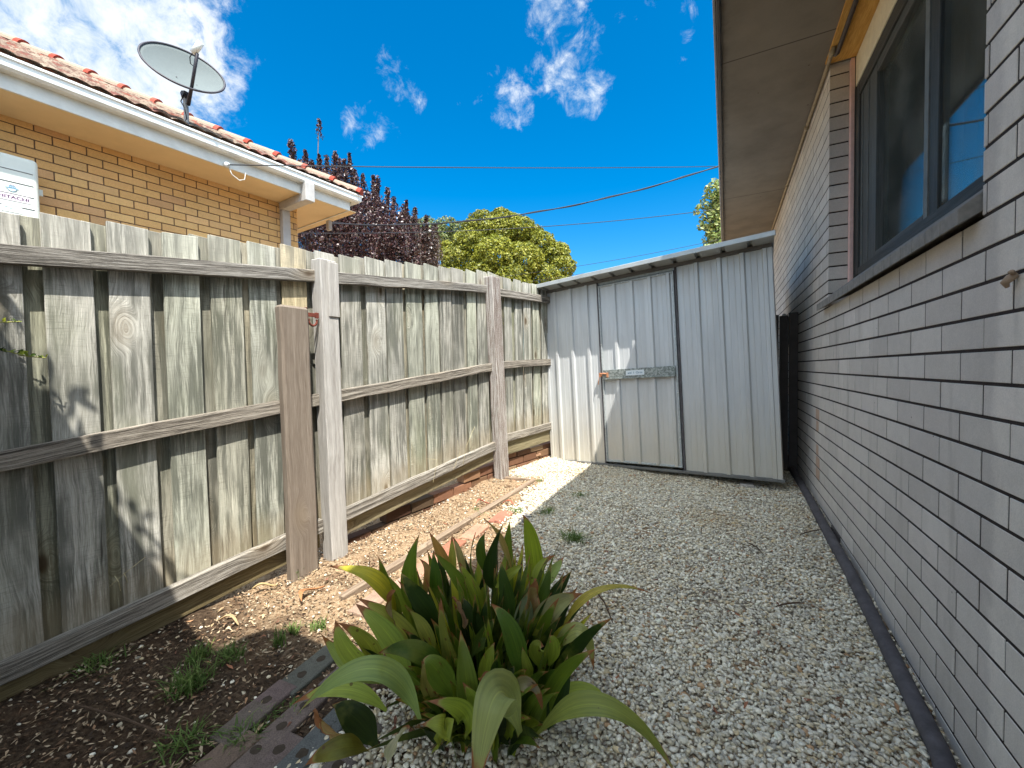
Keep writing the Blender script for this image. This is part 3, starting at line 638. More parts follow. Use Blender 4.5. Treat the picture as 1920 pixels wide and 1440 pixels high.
def rail(fo,u,n,sl,s0,s1,zt,h,t0=.016,t1=.056,tn=(1,1,1)):
    mb=MB(); K=8; uo=(rng.uniform(0,9),rng.uniform(0,9)); V=[];F=[];UU=[]
    for k in range(K+1):
        s=s0+(s1-s0)*k/K; z=zt+sl*s+rng.normal(0,.0018); hh=h+rng.normal(0,.0012); tt=t1+rng.normal(0,.0012)
        for (t,zz) in ((t0,z-hh),(tt,z-hh),(tt,z),(t0,z)): V.append(fo+u*s+n*t+ZZ*zz)
    ac=[(0,.04),(.04,.04+h),(.04+h,.08+h),(.08+h,.08+2*h)]
    for k in range(K):
        a=(s1-s0)*k/K;b=(s1-s0)*(k+1)/K
        for e in range(4):
            e2=(e+1)%4; F.append((k*4+e,k*4+e2,(k+1)*4+e2,(k+1)*4+e)); UU.append([(ac[e][0]+uo[0],a+uo[1]),(ac[e][1]+uo[0],a+uo[1]),(ac[e][1]+uo[0],b+uo[1]),(ac[e][0]+uo[0],b+uo[1])])
    F.append((3,2,1,0)); UU.append([(0,0)]*4); F.append((K*4,K*4+1,K*4+2,K*4+3)); UU.append([(0,0)]*4)
    mb.add(V,F,UU,(*tn,1)); return mb.build('rail',MAT['rail'],fence,bevel=.003)
for z,h,tn in [(1.686,.068,(.95,.95,.96)),(.981,.070,(1.0,.95,.9)),(.254,.074,(1.06,1.04,1.02))]:
    rail(FO,U,NN,.109,-1.6,1.395,z,h,tn=tn); rail(FO,U,NN,.109,1.51,3.03+(.07 if z<1.2 else 0)+(.07 if z<.5 else 0),z-.002,h,tn=tn)
for z,h,tn in [(2.022,.072,(.95,.93,.92)),(1.338,.07,(.95,.9,.86)),(.632,.075,(1,.96,.92))]: rail(FO3,U3,N3,.04,-.10,2.05,z,h,.016,.05,tn)
# posts
def post(o,u,n,a,b,t0,t1,z0,z1,lean,mat,name='post',tn=(1,1,1),bev=.004,parent=fence):
    mb=MB(); K=8; V=[];F=[];UU=[]; uo=(rng.uniform(0,9),rng.uniform(0,9)); w_=b-a; d_=t1-t0
    for k in range(K+1):
        f=k/K; z=z0+(z1-z0)*f; sh=lean*(1-f); j=rng.normal(0,.0012,2)
        for (s,t) in ((a,t0),(b,t0),(b,t1),(a,t1)): V.append(o+u*(s+sh+j[0]+(rng.normal(0,.001)))+n*(t+j[1])+ZZ*(z+(rng.normal(0,.005) if k==K else 0)))
    ac=[(w_+d_,2*w_+d_),(w_,w_+d_),(w_,0),(-d_,0)]
    for k in range(K):
        za=(z1-z0)*k/K; zb=(z1-z0)*(k+1)/K
        for e in range(4):
            e2=(e+1)%4; F.append((k*4+e,(k+1)*4+e,(k+1)*4+e2,k*4+e2)); q=ac[e]; UU.append([(q[0]+uo[0],za+uo[1]),(q[0]+uo[0],zb+uo[1]),(q[1]+uo[0],zb+uo[1]),(q[1]+uo[0],za+uo[1])])
    F.append((0,1,2,3)); UU.append([(0,0),(w_,0),(w_,d_),(0,d_)]); F.append((K*4+3,K*4+2,K*4+1,K*4)); UU.append([(0,0),(w_,0),(w_,d_),(0,d_)])
    mb.add(V,F,UU,(*tn,1)); ob=mb.build(name,mat,parent,bevel=bev)
    return ob
p2=post(FO,U,NN,1.392,1.497,.017,.110,.10,1.895,.016,MAT['post'])
mb=MB(); mb.box(FO+U*0,U,NN,ZZ,1.435,1.502,.104,.117,1.575,1.885,uo=(3,3)); mb.build('packing_piece',MAT['post'],fence,bevel=.002)
post(FO,U,NN,3.038,3.165,.017,.105,.18,2.09,.10,MAT['oldpost'])
post(FO,U,NN,-.48,-.36,.017,.105,.02,1.72,.02,MAT['post'])
post(FO3,U3,N3,1.80,1.92,.017,.105,.2,2.2,.02,MAT['post'])
# plinth boards
def plinth(fo,u,n,sl,s0,s1,zt,h,tn=(1,1,1),t0=.0,t1=.022):
    mb=MB(); mb.box(fo,u+ZZ*sl,n,ZZ,s0,s1,t0,t1,zt-h,zt,uo=(rng.uniform(0,9),rng.uniform(0,9)),along='x',col=(*tn,1)); mb.build('plinth_board',MAT['plinth'],fence,bevel=.002)
plinth(FO,U,NN,.109,-1.6,1.39,.183,.10,(.75,.7,.6)); plinth(FO,U,NN,.109,1.512,3.12,.186,.105); plinth(FO3,U3,N3,.04,-.08,2.0,.556,.13)
# old brick footing under the far half of the fence
ft=empty('brick_footing',FO+U*2.6+ZZ*.2,'old red brick footing under the far palings, half buried in soil','footing')
mb=MB()
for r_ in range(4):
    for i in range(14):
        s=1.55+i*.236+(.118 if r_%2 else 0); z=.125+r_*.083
        sh_=.35 if s<2.35 else 1.0; c=sh_*np.array(random.choice([(.24,.12,.07),(.28,.16,.09),(.20,.10,.06),(.30,.20,.12)]))*rng.uniform(.7,1.15)  # shade of the gap below the plinth put into the nearer bricks' colour
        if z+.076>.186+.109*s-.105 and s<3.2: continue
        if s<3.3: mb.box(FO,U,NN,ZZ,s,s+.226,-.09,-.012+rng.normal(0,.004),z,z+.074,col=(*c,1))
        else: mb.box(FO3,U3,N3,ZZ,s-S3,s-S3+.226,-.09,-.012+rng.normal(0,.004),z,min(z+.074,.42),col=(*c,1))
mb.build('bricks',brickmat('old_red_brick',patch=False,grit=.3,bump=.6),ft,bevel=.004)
# the short brown post in front of the fence
sp=post(FO,U,NN,1.155,1.310,.062,.125,.08,1.615,.014,MAT['brownpost'],'gate_post',tn=(.70,.67,.64),bev=.012,parent=None)
tag(sp,'short brown knotty timber post standing in front of the fence','post')
mb=MB(); Ph=FO+U*1.335+NN*.088+ZZ*1.575
mb.box(Ph,U,NN,ZZ,-.03,.05,-.004,.004,-.01,.012); mb.box(Ph,U,NN,ZZ,-.03,-.018,-.005,.006,-.012,.04); mb.box(Ph,U,NN,ZZ,.03,.05,-.005,.007,-.016,.016)
mb.tube([Ph+U*(.016+.024*math.cos(a))+ZZ*(-.03+.028*math.sin(a)) for a in np.linspace(.3,-3.44,14)],.0065,6)
o=mb.build('rusty_latch',MAT['rust'],bevel=.001); tag(o,'small rust red iron gate latch beside the top of the brown post','latch')

# ------------------------------------------------------------------ garden shed
A_=R(12);B_=R(2.5)
EX=np.array([math.cos(A_)*math.cos(B_),-math.sin(A_)*math.cos(B_),math.sin(B_)]); EN=np.array([math.sin(A_),math.cos(A_),0]); EZ=np.cross(EX,EN)
SL=np.array([-1.725,4.322,.262])
shed=bpy.data.objects.new('garden_shed',None); COL.objects.link(shed)
shed.matrix_world=Matrix(((EX[0],EN[0],EZ[0],SL[0]),(EX[1],EN[1],EZ[1],SL[1]),(EX[2],EN[2],EZ[2],SL[2]),(0,0,0,1)))
tag(shed,'silver corrugated steel garden shed with single door and sloping flat roof, leaning left','shed')
bpy.context.view_layer.update()
def sbuild(mb,name,mat,**k):
    o=mb.build(name,mat,None,**k); o.parent=shed; return o
def ribbed(x0,x1,z0,z1,ribs,y=0,pans=True,zslope=0.):
    # profile along x: flat pans with square ribs and two fine swages per pan; front looks along -y
    pr=[(x0,0.)]
    for r_ in ribs:
        pr+=[(r_-.023,0),(r_-.013,-.019),(r_+.013,-.019),(r_+.023,0)]
    rr=[x0]+list(ribs)+[x1]
    extra=[]
    for a,b in zip(rr[:-1],rr[1:]):
        if b-a>.12:
            for f in (.36,.64): c=a+(b-a)*f; extra+=[(c-.006,0),(c,-.0022),(c+.006,0)]
    pr=sorted(pr+extra+[(x1,0.)])
    mb=MB(); V=[];F=[]
    for (x,d) in pr: V+=[(x,y+d,z0),(x,y+d,z1+zslope*x)]
    for i in range(len(pr)-1): F.append((2*i,2*i+2,2*i+3,2*i+1))
    V2=[(v[0],v[1]+.0012,v[2]) for v in V]; nV=len(V); F2=[tuple(nV+i for i in f[::-1]) for f in F]
    mb.add(V+V2,F+F2); return mb
X_=np.array([1,0,0]);Y_=np.array([0,1,0])
W_=2.17;HS=1.845
sbuild(ribbed(0,.655,0,HS,[.143,.340,.532]),'wall_panel',MAT['sheet'])
sbuild(ribbed(1.43,W_,0,HS,[1.608,1.790,1.964,2.125]),'wall_panel',MAT['sheet'])
sbuild(ribbed(.655,1.43,1.80,HS,[]),'door_header',MAT['galvrim'])
# side and back sheets
for nm,(xa,ya,xb,yb) in {'side_wall':(0.001,0,0.001-.21,1.5),'side_wall2':(W_-.001,0,W_-.001-.21,1.5),'back_wall':(-.21,1.5,W_-.21,1.5)}.items():
    mb=MB(); L_=math.hypot(xb-xa,yb-ya); n_=int(L_/.19); V=[];F=[]
    dx,dy=(xb-xa)/L_,(yb-ya)/L_; sgn=-1 if nm=='side_wall' else 1
    pr=[(0,0)]
    for i in range(1,n_+1):
        c=i*.19-.05; pr+=[(c-.016,0),(c-.01,.014),(c+.01,.014),(c+.016,0)]
    pr=[p for p in pr if p[0]<L_]+[(L_,0)]
    for l,d in pr:
        x=xa+dx*l+(dy*d*sgn if abs(dy)>.5 else 0); y_=ya+dy*l+(d if abs(dx)>.5 else 0); V+=[(x,y_,0),(x,y_,HS-.06*l*abs(dy)-(.06*1.5 if nm=='back_wall' else 0)+.0)]
    for i in range(len(pr)-1): F.append((2*i,2*i+2,2*i+3,2*i+1))
    mb.add(V,F); sbuild(mb,'side_wall' if 'side' in nm else 'back_wall',MAT['sheet'])
# frame pieces
each('corner_trim',MAT['sheet'],None,[(-.004,.03,-.012,.0,0,HS),(W_-.028,W_+.006,-.016,.03,-.006,HS)],bevel=.002,par=shed)
mb=MB(); mb.box((0,0,0),X_,Y_,ZZ,.0,W_+.02,-.022,.02,-.026,-.002); sbuild(mb,'base_channel',plain('dull_base_channel',(.17,.17,.16),.6,metal=.3,var=.2),bevel=.002)
mb=MB(); mb.box((0,0,0),X_,Y_,ZZ,-.01,W_+.01,-.024,.02,HS-.022,HS+.012); sbuild(mb,'top_channel',plain('dark_top_channel',(.12,.115,.11),.6,metal=.2,var=.2),bevel=.002)  # one even dark grey along the wall top
each('door_frame',MAT['pipe'],None,[(.655,.668,-.018,.02,0,HS-.024),(1.425,1.440,-.018,.02,0,HS-.024)],bevel=.001,par=shed)
# door
door=bpy.data.objects.new('door',None); COL.objects.link(door); door.parent=shed
def dbuild(mb,name,mat,par=door,**k):
    o=mb.build(name,mat,None,**k); o.parent=par; return o
dbuild(ribbed(.690,1.408,.03,1.775,[.842,1.021,1.196,1.367],y=-.010),'door_sheet',MAT['sheet'])
each('door_rim',MAT['galvrim'],None,[(.673,.689,-.024,.012,.022,1.79),(1.403,1.418,-.024,.012,.022,1.79),(.6895,1.4025,-.024,.012,.022,.040),(.6895,1.4025,-.024,.012,1.772,1.79)],bevel=.002,par=door)
each('door_bar',MAT['galv'],None,[(.692,1.401,-.040,-.026,.861,.942),(.692,1.401,-.050,-.026,.846,.8605)],bevel=.002,par=door)
mb=MB(); mb.box((0,0,0),X_,Y_,ZZ,.935,1.115,-.0425,-.0402,.876,.924); stk=dbuild(mb,'sticker',MAT['sticker'])
mb=MB(); mb.tube([(.652,-.045,.902),(.70,-.047,.908),(.748,-.045,.900)],.008,8); mb.box((0,0,0),X_,Y_,ZZ,.652,.668,-.052,-.02,.875,.916); mb.box((0,0,0),X_,Y_,ZZ,.732,.752,-.052,-.041,.868,.915); mb.tube([(.655,-.05,.88),(.648,-.055,.84),(.642,-.05,.80)],.004,6)
dbuild(mb,'bolt',MAT['rustlight'],bevel=.001)
for x,z in [(.76,.031),(.93,.031),(1.1,.031),(1.28,.031),(.93,1.781),(1.28,1.781),(.681,.7),(.681,1.2),(1.41,.3),(1.41,.7),(1.41,1.2),(1.41,1.6)]:
    mb=MB(); mb.tube([(x,-.024,z),(x,-.029,z)],.005,8); dbuild(mb,'screw',MAT['screw'])
# roof: ribbed sheet, running front to back, overhanging towards the viewer
mb=MB(); pr=[]
x=-.075
while x<W_+.05:
    pr+=[(x,0),(x+.155,0),(x+.163,.022),(x+.187,.022),(x+.195,0)]; x+=.195
pr=[p for p in pr if p[0]<W_+.04]+[(W_+.045,0)]
V=[]
for (x,d) in pr:
    V+=[(x,-.185,HS+.018+d),(x-.25,1.62,HS+.018+d-.105)]
F=[(2*i,2*i+2,2*i+3,2*i+1) for i in range(len(pr)-1)]; nV=len(V)
V2=[(a,b,c-.0014) for a,b,c in V]; mb.add(V+V2,F+[tuple(nV+i for i in f[::-1]) for f in F]); sbuild(mb,'roof_sheet',MAT['sheetroof'])
mb=MB(); mb.box((0,0,0),X_,Y_,ZZ,-.085,W_+.055,-.200,-.184,HS+.012,HS+.052); sbuild(mb,'roof_edge_trim',MAT['sheetroof'],bevel=.003)
def text(txt,size,mw,mat,parent,name,ext=.0003,sx=1.0):
    c=bpy.data.curves.new(name,'FONT'); c.body=txt; c.size=size; c.extrude=ext; c.align_x='CENTER'; c.align_y='CENTER'; c.offset=size*.03
    tmp=bpy.data.objects.new('tmp',c); COL.objects.link(tmp); bpy.context.view_layer.update()
    me=bpy.data.meshes.new_from_object(tmp.evaluated_get(bpy.context.evaluated_depsgraph_get())); bpy.data.objects.remove(tmp)
    me.materials.clear(); me.materials.append(mat); o=bpy.data.objects.new(name,me); COL.objects.link(o); o.matrix_world=mw@Matrix.Diagonal((sx,1,1,1))
    if parent is not None: attach(o,parent)
    return o
smw=shed.matrix_world@Matrix(((1,0,0,1.025),(0,0,-1,-.0432),(0,1,0,.900),(0,0,0,1)))
bpy.context.view_layer.update()
for wd_,dx in (('and',-.052),('I',-.012),('Chem',.042)): text(wd_,.026,smw@Matrix.Translation((dx,0,0)),MAT['ink'],stk,'lettering')
# things under and beside the shed
for k,(x,y,l,a,lab) in enumerate([(-1.93,4.02,.42,1.02,'reddish timber offcut on the soil between fence and shed'),(-1.99,4.28,.22,.6,'short timber offcut wedged behind the longer one by the shed corner')]):
    mb=MB(); z=float(gz(x,y))+.06; d=np.array([math.cos(a),math.sin(a),.12 if k==0 else -.1]); s_=np.array([-math.sin(a),math.cos(a),0])
    mb.box((x,y,z),d,s_,np.cross(d,s_),-l/2,l/2,-.03,.03,-.012,.012,along='x',uo=(k,3),col=(1.0,.75,.6,1)); o=mb.build('timber_offcut',MAT['edging'],bevel=.003); tag(o,lab,'timber')
mb=MB(); P=SL+EX*1.93; mb.box((P[0],P[1]-.0,float(gz(P[0],P[1]))+.0),(1,0,0),(0,1,0),(0,0,1),-.06,.05,-.01,.12,-.02,.035); mb.add([],[]); o=mb.build('prop_stone',plain('dusty_stone',(.36,.33,.29),.9,var=.25,scale=30,bump=.6),bevel=.012,seg=2); tag(o,'small flat stone propping up the right end of the shed','stone')

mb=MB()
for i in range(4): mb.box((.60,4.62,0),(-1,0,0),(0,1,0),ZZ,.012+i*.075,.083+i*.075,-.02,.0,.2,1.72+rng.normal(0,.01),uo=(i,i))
o=mb.build('dark_gap_filler',MAT['darkpaint'],bevel=.003); tag(o,'added dark boards standing for the blackness in the gap between shed and brick wall','gap filler')  # boards added only to make the shaded gap read black
# ------------------------------------------------------------------ garden edging and pavers
def beam(px0,px1,wd,h,lab,k):
    A=ground_at(*px0);B=ground_at(*px1); d=B-A; L_=np.linalg.norm(d); d/=L_; s_=np.array([d[1],-d[0],0]); s_/=np.linalg.norm(s_); z_=np.cross(s_,d)
    mb=MB(); mb.box(A+ZZ*.0,d,s_,z_,0,L_,-wd/2,wd/2,-.01,h,along='x',uo=(k*2,k),col=(.72,.68,.62,1)); o=mb.build('edging_timber',MAT['edging'],bevel=.005); tag(o,lab,'garden edging','timber edging round the soil bed')
beam((1000,904),(881,977),.045,.026,'weathered edging timber, the long far piece next to white gravel',1)
beam((879,979),(640,1128),.042,.03,'weathered edging timber running behind the leafy plant',2)
beam((903,894),(992,902),.04,.022,'short edging timber closing the far end of the soil bed',3)
PAV=[]
def pav_uv(mat_i,c,ang,lab,l=.23,wd=.11,holes=2,tint=(.16,.11,.09),zo=0.0):
    base=np.array([c[0],c[1],float(gz(*c))+.006+zo])
    ca,sa=math.cos(ang),math.sin(ang); ex=np.array([sa,ca,.035]); ey=np.array([ca,-sa,0])
    e=empty('paver_brick',base,lab,'paver','cored bricks laid flat as a path')
    kf=rng.uniform(.85,1.2); mb=MB(); mb.box(base,ex,ey,ZZ,-l/2,l/2,-wd/2,wd/2,-.03,.012,along='x',col=(*[t*kf for t in tint],1)); mb.build('brick_body',MAT['paver'],e,bevel=.006,seg=2)
    if holes:
        for i in range(holes):
            hb=MB()
            q=base+ex*((i-(holes-1)/2)*.085)+ZZ*.0125; n=12
            Vr=[q+ex*(.017+rng.normal(0,.0015))*math.cos(g)+ey*(.017+rng.normal(0,.0015))*math.sin(g) for g in np.linspace(0,2*math.pi,n,endpoint=False)]
            hb.add([q+ZZ*.0006]+Vr,[(0,1+k,1+(k+1)%n) for k in range(n)],None,(.055,.042,.03,1))
            hb.build('core_hole_soil',MAT['chip'],e)
MAT['paver']=brickmat('worn_paver',patch=False,grit=.4,bump=.7)
def pv(px,py): P=ground_at(px,py); return (P[0],P[1])
pd=0.10
for (px,py,l,wd,h,t,lab) in [
  (585,1258,.24,.10,2,(.095,.095,.078),'mossy grey paver brick just left of the leafy plant'),
  (655,1262,.20,.10,2,(.145,.115,.10),'purple-brown paver brick half hidden under the pale drooping leaf'),
  (500,1322,.17,.09,1,(.15,.11,.10),'broken pink-brown paver brick with pebbles in its hole'),
  (528,1372,.30,.085,3,(.17,.13,.11),'long brown paver brick with three soil-filled holes'),
  (590,1400,.25,.085,2,(.10,.105,.10),'slate grey paver brick with weeds in its holes'),
  (455,1362,.15,.09,0,(.13,.105,.085),'dull brown paver brick sunk in weeds'),
  (420,1425,.17,.10,0,(.19,.135,.10),'tan paver brick at the bottom edge of the photo'),
  (498,1440,.2,.085,2,(.16,.12,.105),'brown paver brick with worn edge, nearest the bottom of the picture'),
  (655,1420,.22,.085,2,(.13,.11,.095),'brown paver brick under the orange tipped dark leaf'),
  (940,972,.22,.10,0,(.36,.15,.10),'bright red paver brick in the sun at the gravel corner'),
  (985,975,.16,.07,0,(.16,.15,.15),'dark grey brick at the edge of the sunlit gravel'),
  (890,1000,.23,.10,0,(.38,.21,.14),'orange-red paver brick behind the tallest leaves'),
  (845,1030,.22,.10,0,(.40,.16,.10),'red paver brick half covered by soil behind the plant'),
  (800,1062,.23,.10,0,(.44,.24,.16),'pale red paver brick beside the edging timber'),
  (760,1095,.23,.10,0,(.42,.27,.2),'pinkish paver brick behind the left side of the plant'),
  (700,1130,.23,.10,0,(.36,.25,.18),'dusty paver brick in the sun left of the plant')]:
    pav_uv(0,pv(px,py),pd*0.5+rng.normal(0,.03)-.12,lab,l,wd,h,t)

# ------------------------------------------------------------------ leaves
def leafmat(name='strap_leaf'):
    m=M(name,.42,spec=.35); uv=m.c.outputs['UV']; s0=m.sep(uv); ob=m.c.outputs['Object']
    at_=m.n.new('ShaderNodeAttribute'); at_.attribute_name='Col'; c=at_.outputs['Color']; br=at_.outputs['Alpha']
    vein=m.n.new('ShaderNodeTexWave'); vein.inputs['Scale'].default_value=4.5; vein.inputs['Distortion'].default_value=.6; cmb=m.n.new('ShaderNodeCombineXYZ'); m.link(m.math('MULTIPLY',s0[0],3.0),cmb.inputs[0]); m.link(s0[1],cmb.inputs[1]); m.link(cmb.outputs[0],vein.inputs[0])
    c1=m.mix(1.0,c,m.ramp(m.noise(m.mapping(uv,(9,1.5,1)),1.0,5,.6),[(.3,(.68,.72,.7)),(.7,(1.25,1.2,1.1))]),'MULTIPLY')
    c1=m.mix(m.math('MULTIPLY',m.map(vein.outputs['Fac'],.3,.9),.30),c1,m.mix(1.0,c1,(1.7,1.6,1.3),'MULTIPLY'))
    mid=m.map(m.math('ABSOLUTE',m.math('SUBTRACT',s0[0],.5)),.0,.035,1,0); c1=m.mix(m.math('MULTIPLY',mid,.45),c1,m.mix(1.0,c1,(1.9,1.8,1.5),'MULTIPLY'))
    # yellowing clouds and scorched tips/edges; amount comes from the leaf itself
    c1=m.mix(m.math('MULTIPLY',m.map(m.noise(ob,9,4,.6),.5,.72),.5),c1,(.24,.26,.045))
    edge=m.map(m.math('ABSOLUTE',m.math('SUBTRACT',s0[0],.5)),.30,.5)
    tip=m.math('ADD',m.map(s0[1],.70,1.0),m.math('MULTIPLY',edge,.35)); nn=m.noise(m.mapping(ob,(1,1,1)),22,5,.65)
    f=m.map(m.math('ADD',m.math('MULTIPLY',tip,1.0),m.math('ADD',m.math('MULTIPLY',nn,.6),br)),1.28,1.42)
    f1=m.map(m.math('ADD',m.math('MULTIPLY',tip,1.0),m.math('ADD',m.math('MULTIPLY',nn,.6),br)),1.05,1.38)
    c1=m.mix(m.math('MULTIPLY',f1,.7),c1,(.34,.29,.10)); c1=m.mix(f,c1,(.28,.115,.045))
    c1=m.mix(m.map(m.math('ADD',m.voro(ob,26),m.math('MULTIPLY',br,-.16)),.02,.06,.75,0),c1,(.10,.05,.02))
    m.base(c1); m.bump(vein.outputs['Fac'],.25,.002)
    t=m.n.new('ShaderNodeBsdfTranslucent'); m.link(m.mix(1.0,c1,(1.5,1.5,.9),'MULTIPLY'),t.inputs[0]); x=m.n.new('ShaderNodeMixShader'); x.inputs[0].default_value=.34
    m.link(m.p.outputs[0],x.inputs[1]); m.link(t.outputs[0],x.inputs[2]); m.link(x.outputs[0],m.out.inputs[0]); return m.m
MAT['leaf']=leafmat()
def bez(a,b,c,t): return a*(1-t)**2+b*2*t*(1-t)+c*t*t
def leaf(mb,A,B,C,W,face,col,brown=0.,fold=.22,twist=0.,K=16,wave=.03,cut=1.0):
    A,B,C=[np.array(p,float) for p in (A,B,C)]; face=np.array(face,float); face/=np.linalg.norm(face)
    ph=rng.uniform(0,6.28,3); V=[];F=[];UU=[]; NW=5
    for k in range(K+1):
        t=k/K*cut; p=bez(A,B,C,t); q=bez(A,B,C,min(t+.02,1.0))-bez(A,B,C,max(t-.02,0)); q/=np.linalg.norm(q)+1e-9
        s_=np.cross(q,face); s_/=np.linalg.norm(s_)+1e-9; nn=np.cross(s_,q)
        an=twist*t; s2=s_*math.cos(an)+nn*math.sin(an); n2=nn*math.cos(an)-s_*math.sin(an)
        w_=.82*W*(max(0,math.sin(math.pi*min(1,t**.78)))**.95)*(1 if t>.3 else (.55+1.5*t))+.004*(1-t)
        if t<.25: w_=max(w_,W*.16)
        if k==K and cut>=1: w_=.0008
        for j in range(NW):
            v=j/(NW-1)*2-1; wv=wave*W*math.sin(t*11+ph[0]+(1.7 if v>0 else 0))*abs(v)**2
            V.append(p+s2*(v*w_/2)+n2*(abs(v)*fold*w_/2+wv*1.5))
    for k in range(K):
        for j in range(NW-1):
            F.append((k*NW+j,k*NW+j+1,(k+1)*NW+j+1,(k+1)*NW+j)); UU.append([(j/(NW-1),k/K),((j+1)/(NW-1),k/K),((j+1)/(NW-1),(k+1)/K),(j/(NW-1),(k+1)/K)])
    mb.add(V,F,UU,(*col,brown))
G1=(.11,.165,.018);G2=(.055,.098,.012);G3=(.22,.275,.030);G4=(.28,.33,.065);YG=(.36,.36,.03);YL=(.38,.33,.06);DK=(.020,.042,.008);PALE=(.26,.33,.11)
pc=np.array([-.72,1.17]); plant=empty('broad_leaf_plant',(pc[0],pc[1],float(gz(*pc))),'clump of broad green strap leaves with scorched brown tips in the foreground','plant')
def zp(X,Y,Z): return at(540+X/2.595,940+Y/2.595,Z)
TC=-FW*.8+ZZ*.45
fol=MB()
